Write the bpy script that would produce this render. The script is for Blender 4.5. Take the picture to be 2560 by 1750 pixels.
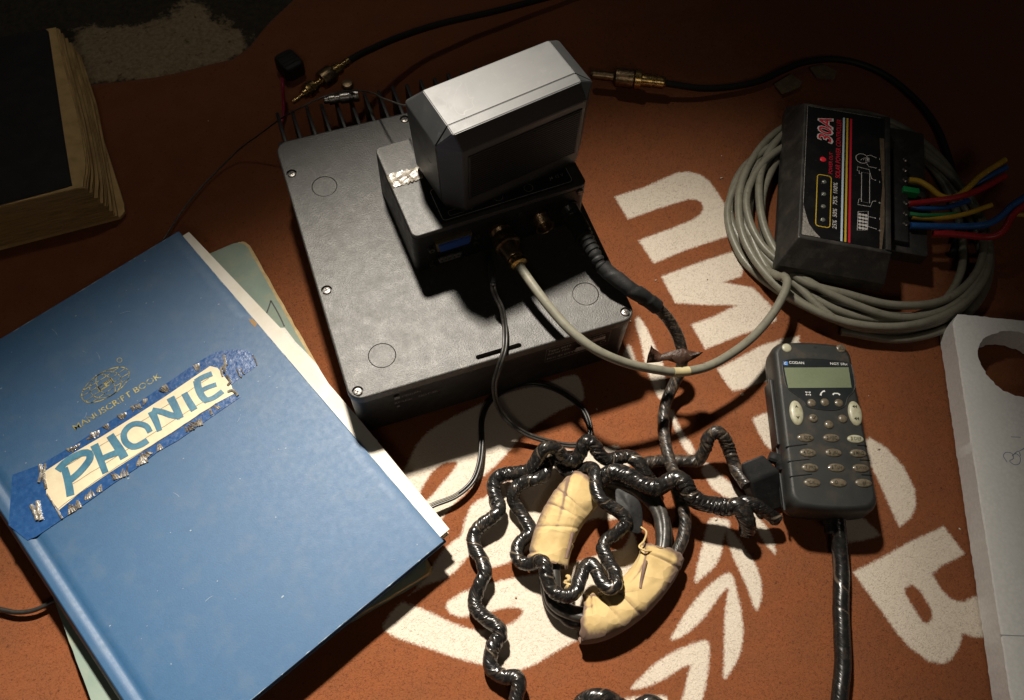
import bpy, math, random
import numpy as np
from mathutils import Vector, Matrix
from mathutils.geometry import tessellate_polygon

for o in list(bpy.data.objects): bpy.data.objects.remove(o)
scene = bpy.context.scene
COL = scene.collection
S = 0.01                      # everything below is written in centimetres
rng = random.Random(7)
NR = np.random.default_rng(11)

# ------------------------------------------------------------------ camera
cam = bpy.data.cameras.new("camera")
cam.sensor_fit = 'HORIZONTAL'; cam.sensor_width = 36.0; cam.lens = 36.0*2254.35/2560
cam.clip_start = 0.01; cam.clip_end = 20
co = bpy.data.objects.new("camera", cam); COL.objects.link(co)
co.location = (-0.161909*S, -26.693547*S, 61.908735*S)
co.rotation_euler = (0.487115, -0.038217, -0.338988)
scene.camera = co

# ------------------------------------------------------------------ light
world = bpy.data.worlds.new("World"); scene.world = world; world.use_nodes = True
bg = world.node_tree.nodes["Background"]
bg.inputs[0].default_value = (1.0, 0.86, 0.74, 1); bg.inputs[1].default_value = 0.008
def spot(name, loc, aim, power, angle, blend, size, color, oval=1.0, turn=0.0):
    """torch with an oval reflector: the beam is narrowed by `oval` across an axis turned by `turn`"""
    l = bpy.data.lights.new(name, 'SPOT'); l.energy = power; l.spot_size = math.radians(angle)
    l.spot_blend = blend; l.shadow_soft_size = size*S; l.color = color
    o = bpy.data.objects.new(name, l); COL.objects.link(o)
    ax = (Vector(aim)-Vector(loc)).normalized()
    u = ax.cross(Vector((0, 0, 1))).normalized(); v = ax.cross(u)
    X = u*math.cos(turn)+v*math.sin(turn); Y = (-ax).cross(X)
    R = Matrix((X, Y, -ax)).transposed()
    o.location = Vector(loc)*S; o.rotation_euler = R.to_euler(); o.scale = (oval, 1, 1)
    return o
LAMP = (10.4, 53.7, 98)
spot("torch_lamp", LAMP, (-34.1, -42.5, 0), 150, 90.8, 1.0, 3.8, (1.0, 0.92, 0.80), 0.375, 0.693)   # oval hot spot
spot("torch_spill", LAMP, (-18, 22, 0), 2.4, 84, 1.0, 2.8, (1.0, 0.92, 0.80))                      # weak outer spill
rl = bpy.data.lights.new("fill_lamp", 'POINT'); rl.energy = 6.0; rl.shadow_soft_size = .18; rl.color = (1.0, .86, .70)   # weak fill added behind the camera to lift the shadows, not a lamp of the room
ro = bpy.data.objects.new("fill_lamp", rl); COL.objects.link(ro); ro.location = (-.25, -1.25, 1.45)

scene.view_settings.view_transform = 'Standard'; scene.view_settings.look = 'None'
scene.view_settings.exposure = 0; scene.view_settings.gamma = 1
scene.view_settings.use_curve_mapping = False

# ------------------------------------------------------------------ mesh helpers
class MB:
    def __init__(s): s.v = []; s.f = []; s.n = 0
    def add(s, vf):
        v, f = vf
        v = np.asarray(v, float).reshape(-1, 3)
        s.v.append(v); k = s.n
        s.f.extend([tuple(i+k for i in q) for q in f]); s.n += len(v)
        return s
    def verts(s): return np.concatenate(s.v) if s.v else np.zeros((0, 3))
def mbof(*vfs):
    m = MB()
    for q in vfs: m.add(q)
    return m
def frame2(o, ex, ey):
    o, ex, ey = (np.array(q, float) for q in (o, ex, ey))
    ez = np.cross(ex, ey)
    return lambda v: o + np.asarray(v)[:, :1]*ex + np.asarray(v)[:, 1:2]*ey + np.asarray(v)[:, 2:3]*ez
def tr(vf, fn): return (fn(np.asarray(vf[0], float).reshape(-1, 3)), vf[1])
def move(vf, d): return (np.asarray(vf[0], float)+np.array(d, float), vf[1])
def along(vf, o, axis, up=(0, 0, 1)):
    a = np.array(axis, float); a /= np.linalg.norm(a); u = np.array(up, float)
    if abs(a@u) > .95: u = np.array((1., 0, 0))
    x = np.cross(u, a); x /= np.linalg.norm(x); y = np.cross(a, x)
    v = np.asarray(vf[0], float)
    return (np.array(o, float)+v[:, :1]*x+v[:, 1:2]*y+v[:, 2:3]*a, vf[1])
def rrect(w, d, r, n=6, cx=0, cy=0):
    r = max(r, 1e-4); p = []
    for sx, sy, a0 in ((1, 1, 0), (-1, 1, 90), (-1, -1, 180), (1, -1, 270)):
        for i in range(n+1):
            a = math.radians(a0+90*i/n)
            p.append((cx+sx*(w/2-r)+r*math.cos(a), cy+sy*(d/2-r)+r*math.sin(a)))
    return np.array(p)
def circ(r, n=24, cx=0, cy=0): return np.array([(cx+r*math.cos(2*math.pi*i/n), cy+r*math.sin(2*math.pi*i/n)) for i in range(n)])
def area(p): p = np.asarray(p); return .5*np.sum(p[:, 0]*np.roll(p[:, 1], -1)-np.roll(p[:, 0], -1)*p[:, 1])
def loft(loops, cap0=True, cap1=True, closed=True):
    """loops: list of (N,3) arrays, counter-clockwise seen from the last one"""
    N = len(loops[0]); v = np.concatenate(loops); f = []
    for k in range(len(loops)-1):
        for i in range(N if closed else N-1):
            j = (i+1) % N
            f.append((k*N+i, k*N+j, (k+1)*N+j, (k+1)*N+i))
    if cap0: f.append(tuple(range(N-1, -1, -1)))
    if cap1: f.append(tuple(range((len(loops)-1)*N, len(loops)*N)))
    return v, f
def z3(p, z): p = np.asarray(p, float); return np.column_stack([p[:, 0], p[:, 1], np.full(len(p), z)])
def rbox(w, d, z0, z1, r=.1, b=.05, cx=0, cy=0, n=4):
    L = []
    for k in range(4):
        a = math.pi/2*k/3
        L.append(z3(rrect(w-2*b*(1-math.sin(a)), d-2*b*(1-math.sin(a)), max(r-b*(1-math.sin(a)), .004), n, cx, cy), z0+b*(1-math.cos(a))))
    for k in range(4):
        a = math.pi/2*k/3
        L.append(z3(rrect(w-2*b*(1-math.cos(a)), d-2*b*(1-math.cos(a)), max(r-b*(1-math.cos(a)), .004), n, cx, cy), z1-b+b*math.sin(a)))
    return loft(L)
def cap_holes(outer, holes, z, up=True):
    loops = [[Vector((x, y, 0)) for x, y in outer]]+[[Vector((x, y, 0)) for x, y in h] for h in holes]
    tri = tessellate_polygon(loops)
    v = np.concatenate([z3(outer, z)]+[z3(h, z) for h in holes])
    f = []
    for t in tri:
        a = np.cross(v[t[1]]-v[t[0]], v[t[2]]-v[t[0]])[2]
        f.append(tuple(t) if (a > 0) == up else tuple(t)[::-1])
    return v, f
def prism(poly, z0, z1, holes=(), b=0):
    poly = np.asarray(poly, float)
    if area(poly) < 0: poly = poly[::-1]
    m = MB()
    m.add(cap_holes(poly, holes, z1)).add(cap_holes(poly, holes, z0, False))
    m.add(loft([z3(poly, z0), z3(poly, z1)], False, False))
    for h in holes:
        h = np.asarray(h); h = h if area(h) < 0 else h[::-1]
        m.add(loft([z3(h, z0), z3(h, z1)], False, False))
    return m.verts(), m.f
def lathe(prof, n=24):
    L = [np.array([(r*math.cos(2*math.pi*i/n), r*math.sin(2*math.pi*i/n), h) for i in range(n)]) for r, h in prof]
    return loft(L)
def sphere(r, c=(0, 0, 0), n=12, m=8, sq=(1, 1, 1)):
    L = []
    for k in range(m+1):
        a = -math.pi/2+math.pi*(k+.15*(k == 0)-.15*(k == m))/m
        L.append(np.array([(c[0]+sq[0]*r*math.cos(a)*math.cos(2*math.pi*i/n), c[1]+sq[1]*r*math.cos(a)*math.sin(2*math.pi*i/n), c[2]+sq[2]*r*math.sin(a)) for i in range(n)]))
    return loft(L)
def spline(pts, step=.15, closed=False):
    p = np.array(pts, float)
    q = np.vstack([p[-1], p, p[0], p[1]]) if closed else np.vstack([2*p[0]-p[1], p, 2*p[-1]-p[-2]])
    out = []
    for i in range(1, len(q)-2):
        a, b, c, d = q[i-1], q[i], q[i+1], q[i+2]
        n = max(2, int(np.linalg.norm(c-b)/step))
        for t in np.arange(n)/n:
            out.append(.5*((2*b)+(c-a)*t+(2*a-5*b+4*c-d)*t*t+(3*b-a-3*c+d)*t**3))
    if not closed: out.append(p[-1])
    return np.array(out)
def frames(P):
    T = np.gradient(P, axis=0); T /= np.linalg.norm(T, axis=1)[:, None]+1e-12
    u = np.array((0, 0, 1.)); u = u-T[0]*(u@T[0])
    if np.linalg.norm(u) < .1: u = np.array((1., 0, 0))-T[0]*T[0][0]
    u /= np.linalg.norm(u); U = [u]
    for k in range(1, len(P)):
        u = U[-1]-T[k]*(U[-1]@T[k]); u /= np.linalg.norm(u)+1e-12; U.append(u)
    U = np.array(U); return T, U, np.cross(T, U)
def tube(pts, r, n=10, step=.15, closed=False, rf=None, caps=True, raw=False):
    """rf(s, theta) -> factor on the radius; s is the arc length in cm"""
    P = np.asarray(pts, float) if raw else spline(pts, step, closed)
    T, U, B = frames(P)
    s = np.concatenate([[0], np.cumsum(np.linalg.norm(np.diff(P, axis=0), axis=1))])
    th = 2*np.pi*np.arange(n)/n
    R = np.full((len(P), n), float(r) if not callable(r) else 1.0)
    if callable(r): R = np.array([[r(q/s[-1]) for _ in th] for q in s])
    if rf is not None: R = R*rf(s[:, None], th[None, :])
    v = P[:, None, :]+R[..., None]*(np.cos(th)[None, :, None]*U[:, None, :]+np.sin(th)[None, :, None]*B[:, None, :])
    N = len(P); f = []
    for k in range(N-1 if not closed else N):
        k2 = (k+1) % N
        for i in range(n):
            j = (i+1) % n
            f.append((k*n+i, k*n+j, k2*n+j, k2*n+i))
    if caps and not closed:
        f.append(tuple(range(n-1, -1, -1))); f.append(tuple(range((N-1)*n, N*n)))
    return v.reshape(-1, 3), f
def ribbon(pts, w, closed=False):
    p = np.array(pts, float)[:, :2]
    if closed: p = np.vstack([p, p[:1]])
    t = np.gradient(p, axis=0)
    if closed: t[0] = t[-1] = p[1]-p[-2]
    t /= np.linalg.norm(t, axis=1)[:, None]+1e-12
    nrm = np.column_stack([-t[:, 1], t[:, 0]])
    ww = np.asarray(w, float)/2 if np.ndim(w) else np.full(len(p), w/2)
    a = p+nrm*ww[:, None]; b = p-nrm*ww[:, None]; n = len(p)
    v = z3(np.vstack([a, b]), 0)
    return v, [(i+n, i+1+n, i+1, i) for i in range(n-1)]
def poly2(p):
    p = np.asarray(p, float)
    if area(p) < 0: p = p[::-1]
    return cap_holes(p, [], 0)
def arc(cx, cy, rx, ry, a0, a1, n=24): return [(cx+rx*math.cos(math.radians(a0+(a1-a0)*i/n)), cy+ry*math.sin(math.radians(a0+(a1-a0)*i/n))) for i in range(n+1)]
def text(s, x0, y0, w=None, h=1.0, bold=0, shear=0, center=False):
    """flat lettering; lower left corner at x0, y0; fitted to width w and height h"""
    c = bpy.data.curves.new("lettering", 'FONT'); c.body = s; c.size = 1; c.shear = shear; c.offset = bold; c.resolution_u = 3
    o = bpy.data.objects.new("lettering", c)
    me = bpy.data.meshes.new_from_object(o)
    v = np.array([q.co[:] for q in me.vertices]); f = [tuple(p.vertices) for p in me.polygons]
    bpy.data.objects.remove(o); bpy.data.curves.remove(c); bpy.data.meshes.remove(me)
    lo, hi = v.min(0), v.max(0)
    k = h/.72 if h else w/(hi[0]-lo[0])
    kx = w/(hi[0]-lo[0]) if w else k
    v = np.column_stack([(v[:, 0]-lo[0])*kx, (v[:, 1]-max(lo[1], -.02))*k, v[:, 2]*0])
    if center: v[:, 0] -= v[:, 0].max()/2
    v[:, 0] += x0; v[:, 1] += y0
    return v, f
def noise1(n, seed, octs=3):
    g = np.random.default_rng(seed); x = np.arange(n); out = np.zeros(n)
    for o in range(octs):
        k = max(2, int(n/60*2**o)+2); out += np.interp(np.linspace(0, k-1, n), np.arange(k), g.normal(size=k))/2**o
    return out

ROOT = {}
def thing(name, label, cat, loc=(0, 0, 0), rotz=0, group=None):
    o = bpy.data.objects.new(name, None); COL.objects.link(o)
    o.empty_display_size = .02
    o.location = Vector(loc)*S; o.rotation_euler = (0, 0, math.radians(rotz))
    o['label'] = label; o['category'] = cat
    if group: o['group'] = group
    ROOT[o.name] = (np.array(loc, float), math.radians(rotz))
    return o
def to_local(v, parent):
    chain = []; p = parent
    while p is not None:
        if p.name in ROOT: chain.append(ROOT[p.name])
        p = p.parent
    for loc, a in chain[::-1]:
        v = v-loc
        c, s = math.cos(-a), math.sin(-a)
        v = np.column_stack([v[:, 0]*c-v[:, 1]*s, v[:, 0]*s+v[:, 1]*c, v[:, 2]])
    return v
def obj(name, geo, mat, parent=None, world=True, smooth=25, loc=None, wn=False):
    if isinstance(geo, tuple): geo = mbof(geo)
    v = geo.verts()
    if parent is not None and world: v = to_local(v, parent)
    elif loc is not None: v = v-np.array(loc, float)
    me = bpy.data.meshes.new(name)
    me.from_pydata((v*S).tolist(), [], geo.f); me.update()
    if mat is not None: me.materials.append(mat)
    if smooth:
        me.polygons.foreach_set('use_smooth', [True]*len(me.polygons))
        me.set_sharp_from_angle(angle=math.radians(smooth))
    o = bpy.data.objects.new(name, me); COL.objects.link(o)
    if wn:
        md = o.modifiers.new('weighted', 'WEIGHTED_NORMAL'); md.weight = 90; md.keep_sharp = True
    if parent is not None: o.parent = parent
    elif loc is not None: o.location = Vector(loc)*S
    return o
def tag(o, label, cat, group=None):
    o['label'] = label; o['category'] = cat
    if group: o['group'] = group
    return o
def copy_part(src, parent, dloc=(0, 0, 0)):
    c = src.copy(); COL.objects.link(c); c.parent = parent
    c.location = Vector(src.location)+Vector(dloc)*S
    return c

# ------------------------------------------------------------------ materials
def mat_new(name):
    m = bpy.data.materials.new(name); m.use_nodes = True
    nt = m.node_tree; return m, nt, nt.nodes['Principled BSDF']
def nd(nt, t, **kw):
    n = nt.nodes.new(t)
    for k, v in kw.items():
        if k in n.inputs.keys(): n.inputs[k].default_value = v
        else: setattr(n, k, v)
    return n
def ramp(nt, src, p0, p1, c0=(0, 0, 0, 1), c1=(1, 1, 1, 1)):
    r = nt.nodes.new('ShaderNodeValToRGB'); r.color_ramp.elements[0].position = p0; r.color_ramp.elements[1].position = p1
    r.color_ramp.elements[0].color = c0; r.color_ramp.elements[1].color = c1
    nt.links.new(src, r.inputs[0]); return r.outputs[0]
def mix(nt, fac, a, b):
    m = nt.nodes.new('ShaderNodeMix'); m.data_type = 'RGBA'
    for k, q in ((0, fac), (6, a), (7, b)):
        if hasattr(q, 'is_linked'): nt.links.new(q, m.inputs[k])
        else: m.inputs[k].default_value = q if k == 0 or len(q) == 4 else (*q, 1)
    return m.outputs[2]
def pm(name, col, rough=.5, metal=0, col2=None, vs=60, v0=.4, v1=.7, rv=0.0, bump=0, bs=600, dust=None, ds=150, d0=.55, d1=.75, spec=.5, coat=0, stretch=None, alpha=1, trans=0, fine=0, sheen=0, warp=0, bd=.0006, hair=None, hs=70, attr=None, acol=None, a0=.0, a1=.2, tapeco=0, crumple=0, cs=80):
    """procedural surface: two tones of wear, dust patches, fine relief"""
    m, nt, b = mat_new(name)
    tc = nt.nodes.new('ShaderNodeTexCoord'); co_ = tc.outputs['Object']
    if stretch:
        mp = nt.nodes.new('ShaderNodeMapping'); mp.inputs['Scale'].default_value = stretch; nt.links.new(co_, mp.inputs[0]); co_ = mp.outputs[0]
    def nz(s, d=5, r=.55, w=0):
        n = nd(nt, 'ShaderNodeTexNoise', Scale=s, Detail=d, Roughness=r, Distortion=w); nt.links.new(co_, n.inputs['Vector']); return n.outputs[0]
    c = None
    if col2 is not None: c = mix(nt, ramp(nt, nz(vs, w=warp), v0, v1), col, col2)
    if dust is not None:
        c = mix(nt, ramp(nt, nz(ds, 8, .65), d0, d1), c if c is not None else col, dust)
    if fine:
        f = nz(bs*1.3, 3, .7); c = mix(nt, ramp(nt, f, .35, .8), c if c is not None else col, tuple(min(1, q*(1+fine)+.01*fine) for q in col))
    if hair is not None:                 # hairline scratches: thin level lines of a warped noise, broken up by another
        h_ = nz(hs, 2, .5, 1.6); r_ = nt.nodes.new('ShaderNodeValToRGB'); e = r_.color_ramp.elements
        e[0].position = .488; e[0].color = (0, 0, 0, 1); e[1].position = .5; e[1].color = (1, 1, 1, 1); q = e.new(.512); q.color = (0, 0, 0, 1)
        nt.links.new(h_, r_.inputs[0]); k_ = nd(nt, 'ShaderNodeMath', operation='MULTIPLY'); nt.links.new(r_.outputs[0], k_.inputs[0])
        nt.links.new(ramp(nt, nz(hs*.7, 3, .6), .5, .68), k_.inputs[1]); c = mix(nt, k_.outputs[0], c if c is not None else col, hair)
    if attr is not None:
        at_ = nt.nodes.new('ShaderNodeAttribute'); at_.attribute_name = attr
        ad_ = nd(nt, 'ShaderNodeMath', operation='MULTIPLY_ADD'); nt.links.new(nz(400, 4, .6), ad_.inputs[0]); ad_.inputs[1].default_value = .5; ad_.inputs[2].default_value = -.25
        sm_ = nd(nt, 'ShaderNodeMath', operation='ADD'); nt.links.new(at_.outputs['Fac'], sm_.inputs[0]); nt.links.new(ad_.outputs[0], sm_.inputs[1])
        c = mix(nt, ramp(nt, sm_.outputs[0], a0, a1), c if c is not None else col, acol)
    if c is not None: nt.links.new(c, b.inputs['Base Color'])
    else: b.inputs['Base Color'].default_value = (*col, 1)
    b.inputs['Metallic'].default_value = metal; b.inputs['Specular IOR Level'].default_value = spec
    b.inputs['Coat Weight'].default_value = coat; b.inputs['Alpha'].default_value = alpha
    b.inputs['Transmission Weight'].default_value = trans; b.inputs['Sheen Weight'].default_value = sheen
    b.inputs['Roughness'].default_value = rough
    if rv:
        mr = nd(nt, 'ShaderNodeMapRange'); mr.inputs[3].default_value = max(.03, rough-rv); mr.inputs[4].default_value = min(1, rough+rv)
        mr.inputs[1].default_value = .3; mr.inputs[2].default_value = .7
        nt.links.new(nz(vs*1.7, 6, .6), mr.inputs[0]); nt.links.new(mr.outputs[0], b.inputs['Roughness'])
    if crumple:                          # faceted folds: distance to the cells of a warped Voronoi pattern
        wn_ = nd(nt, 'ShaderNodeTexNoise', Scale=cs*.8, Detail=2); nt.links.new(co_, wn_.inputs['Vector'])
        vm = nt.nodes.new('ShaderNodeVectorMath'); vm.operation = 'MULTIPLY_ADD'; nt.links.new(wn_.outputs['Color'], vm.inputs[0]); vm.inputs[1].default_value = (.012, .012, .012); nt.links.new(co_, vm.inputs[2])
        vo_ = nd(nt, 'ShaderNodeTexVoronoi', Scale=cs); nt.links.new(vm.outputs[0], vo_.inputs['Vector'])
        bp = nd(nt, 'ShaderNodeBump', Strength=crumple, Distance=.004); nt.links.new(vo_.outputs['Distance'], bp.inputs['Height']); nt.links.new(bp.outputs[0], b.inputs['Normal'])
    elif tapeco:
        ta = nt.nodes.new('ShaderNodeAttribute'); ta.attribute_name = 'tapeco'
        n1 = nd(nt, 'ShaderNodeTexNoise', Scale=1.5, Detail=1.6, Roughness=.5, Distortion=.5); nt.links.new(ta.outputs['Vector'], n1.inputs['Vector'])
        bp = nd(nt, 'ShaderNodeBump', Strength=tapeco, Distance=.0022); nt.links.new(n1.outputs[0], bp.inputs['Height']); nt.links.new(bp.outputs[0], b.inputs['Normal'])
    elif bump:
        bp = nd(nt, 'ShaderNodeBump', Strength=bump, Distance=bd); nt.links.new(nz(bs, 4, .6), bp.inputs['Height']); nt.links.new(bp.outputs[0], b.inputs['Normal'])
    return m
DUST = (.16, .12, .085)
M = {}
M['lid'] = pm('scuffed_dark_alloy', (.034, .032, .029), .46, 0, (.046, .043, .039), 70, .35, .7, rv=.06, bump=.6, bs=900, dust=(.075, .068, .058), ds=260, d0=.54, d1=.74, spec=.6, fine=.5, hair=(.13, .12, .10), hs=60)
M['case'] = pm('black_painted_alloy', (.012, .0115, .0115), .45, 0, (.02, .019, .018), 70, .45, .75, rv=.08, bump=.2, bs=1500, spec=.3)
M['box'] = pm('grey_painted_alloy', (.040, .039, .036), .47, 0, (.054, .051, .046), 160, .35, .75, rv=.04, bump=.45, bs=1100, dust=(.085, .078, .066), ds=350, d0=.55, d1=.85, spec=.5, hair=(.12, .11, .1), hs=90)
M['boxside'] = pm('black_crackle_paint', (.014, .0135, .013), .45, 0, (.024, .022, .021), 90, .45, .75, rv=.1, bump=.3, bs=1500, spec=.35)
M['spk'] = pm('grey_black_plastic', (.026, .027, .028), .47, 0, (.036, .037, .037), 50, .3, .8, rv=.05, bump=.06, bs=2500, dust=(.055, .054, .05), ds=230, d0=.56, d1=.9, spec=.8, hair=(.09, .09, .088), hs=30)
M['grille'] = pm('black_grille', (.012, .012, .012), .5)
M['plastic'] = pm('black_plastic', (.018, .018, .018), .42, 0, (.03, .029, .028), 80, .45, .75, rv=.1, bump=.1, bs=1500, dust=(.09, .075, .06), ds=170, d0=.58, d1=.8)
M['rubber'] = pm('black_rubber', (.012, .012, .0125), .6, 0, (.022, .022, .022), 120, .4, .7, rv=.1, bump=.25, bs=900, dust=(.05, .043, .036), ds=260, d0=.58, d1=.8, spec=.3)
M['tape'] = pm('black_pvc_tape', (.009, .0088, .009), .26, 0, (.020, .018, .016), 160, .4, .7, rv=.10, dust=(.075, .055, .038), ds=200, d0=.54, d1=.76, spec=.65, attr='wrap', acol=(.17, .13, .09), a0=.40, a1=.95, tapeco=.55)
M['tapesmooth'] = pm('smooth_pvc_tape', (.009, .0088, .009), .28, 0, (.018, .017, .015), 160, .4, .7, rv=.08, dust=(.06, .045, .032), ds=200, d0=.56, d1=.78, spec=.55, attr='wrap', acol=(.12, .09, .065), a0=.45, a1=.95, tapeco=.16)
M['tapeold'] = pm('worn_black_tape', (.014, .013, .013), .38, 0, (.03, .026, .022), 160, .4, .7, rv=.1, dust=(.11, .08, .055), ds=300, d0=.46, d1=.7, spec=.45, attr='wrap', acol=(.17, .13, .09), a0=.35, a1=.85, tapeco=.55)
M['sleeve'] = pm('black_cable_jacket', (.03, .028, .025), .36, 0, (.07, .062, .052), 200, .45, .75, rv=.08, bump=.1, bs=900, dust=(.13, .1, .075), ds=350, d0=.55, d1=.8)
M['wire'] = pm('black_flex', (.02, .019, .018), .33, 0, (.04, .036, .03), 200, .4, .7, rv=.06, dust=(.12, .1, .08), ds=300, d0=.6, d1=.8)
M['wirestripe'] = pm('pale_stripe_flex', (.42, .37, .27), .4, 0, (.3, .26, .18), 200)
M['grey'] = pm('grey_cable_pvc', (.165, .158, .122), .42, 0, (.205, .195, .15), 120, .35, .7, rv=.08, bump=.06, bs=900, dust=(.10, .08, .05), ds=300, d0=.55, d1=.8)
M['marker'] = pm('cream_heatshrink', (.5, .43, .24), .4, 0, (.42, .35, .2), 150)
M['steel'] = pm('dull_steel', (.26, .245, .225), .38, 1, (.13, .12, .11), 600, .4, .7, rv=.1)
M['brass'] = pm('brass', (.62, .43, .17), .28, 1, (.30, .19, .07), 300, .38, .7, rv=.1, bump=.1, bs=2000)
M['oldbrass'] = pm('dark_brass', (.40, .29, .165), .36, 1, (.17, .12, .075), 400, .35, .65, rv=.1, bump=.2, bs=1500)
M['gold'] = pm('gold_plated_shell', (.80, .62, .30), .3, 1)
M['blueplastic'] = pm('blue_connector_insert', (.03, .10, .42), .4)
M['black'] = pm('matt_black', (.006, .006, .006), .6)
M['brownin'] = pm('dark_brown_recess', (.03, .016, .010), .6)
M['print'] = pm('pale_grey_print', (.48, .47, .45), .5, 0, (.2, .2, .2), 900, .45, .65)
M['printdim'] = pm('worn_grey_print', (.22, .21, .2), .5, 0, (.06, .06, .06), 900, .4, .6)
M['foil'] = pm('crinkled_clear_tape', (.34, .31, .26), .26, 0, (.10, .08, .055), 260, .38, .62, spec=.7, coat=.25, bump=.6, bs=300, bd=.001)

# ================================================================== SETTING: floor and blanket
def sd_poly(X, Y, poly):
    """signed distance to a polygon, positive inside"""
    p = np.asarray(poly, float); inside = np.zeros(X.shape, bool); d2 = np.full(X.shape, 1e9)
    for i in range(len(p)):
        a, b = p[i], p[(i+1) % len(p)]; e = b-a
        t = np.clip(((X-a[0])*e[0]+(Y-a[1])*e[1])/(e@e+1e-12), 0, 1)
        d2 = np.minimum(d2, (X-a[0]-t*e[0])**2+(Y-a[1]-t*e[1])**2)
        c = ((a[1] > Y) != (b[1] > Y)); xx = a[0]+(Y-a[1])*e[0]/(e[1] if abs(e[1]) > 1e-9 else 1e-9)
        inside ^= c & (X < xx)
    return np.where(inside, 1, -1)*np.sqrt(d2)
def soft(p, it=1):
    p = np.asarray(p, float)
    for _ in range(it):
        q = np.roll(p, -1, 0); p = np.stack([.78*p+.22*q, .22*p+.78*q], 1).reshape(-1, 2)
    return p
CREAM = [
 [(26.37,14.87),(29.13,15.01),(31.33,15.43),(32.57,15.61),(33.64,15.4),(34.52,14.77),(34.97,13.84),(35.1,12.59),(35.18,10.36),(35,9.25),(34.26,8.02),(29.91,7.89),(26.83,7.47),(26.56,10.02),(29.59,10.26),(31.67,10.49),(32.68,10.83),(33.2,11.33),(33.29,11.98),(32.99,12.41),(32.38,12.64),(30.63,12.57),(28.44,12.44),(26.57,12.33)],
 [(26.9,6.11),(30.22,6.38),(33.62,6.5),(34.34,5.68),(33.26,4.05),(31.49,4.01),(33.65,2.79),(34.28,0.78),(34.14,-0.56),(32.56,-0.82),(29.99,-0.94),(27.5,-1.16),(27.38,1.23),(29.3,1.32),(31.62,1.65),(29.16,2.55),(26.98,3.46)],
 [(27.64,-3.04),(29.84,-2.66),(31.92,-2.28),(33.84,-2.26),(35.22,-2.42),(33.52,-5.62),(30.45,-5.17),(29,-5.26),(27.97,-5.14),(27.79,-4.52)],
 [(28.27,-7.79),(29.19,-7.66),(29.81,-7.7),(29.84,-9.93),(29.19,-10.77),(28.51,-10.44),(28.29,-9.84),(28.26,-8.87)],
 [(36.25,-11.94),(37,-13.03),(37.42,-14.83),(37.3,-16.6),(36.68,-17.78),(35.76,-18.44),(34.65,-18.73),(34.76,-17.52),(34.97,-16.11),(35.13,-14.05),(34.87,-12.32)],
 [(30.73,-16.62),(32.49,-17.21),(32.96,-18.42),(33.04,-18.85),(31.6,-18.75),(30.57,-18.52)],
 [(29.82,-20.53),(32.26,-20.29),(34.8,-19.96),(37.77,-19.75),(38.08,-21.98),(36.04,-22.18),(35.09,-22.45),(35.13,-23.62),(35.41,-24.41),(36.03,-24.85),(37.5,-24.78),(38.52,-25.59),(36.91,-27.62),(36.18,-27.37),(35.45,-27.12),(34.87,-26.64),(34.12,-27.42),(33.21,-27.87),(32.43,-27.92),(31.62,-27.43),(30.93,-26.32),(30.6,-25.22),(30.38,-23.7),(30.1,-22.24)]]
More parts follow.
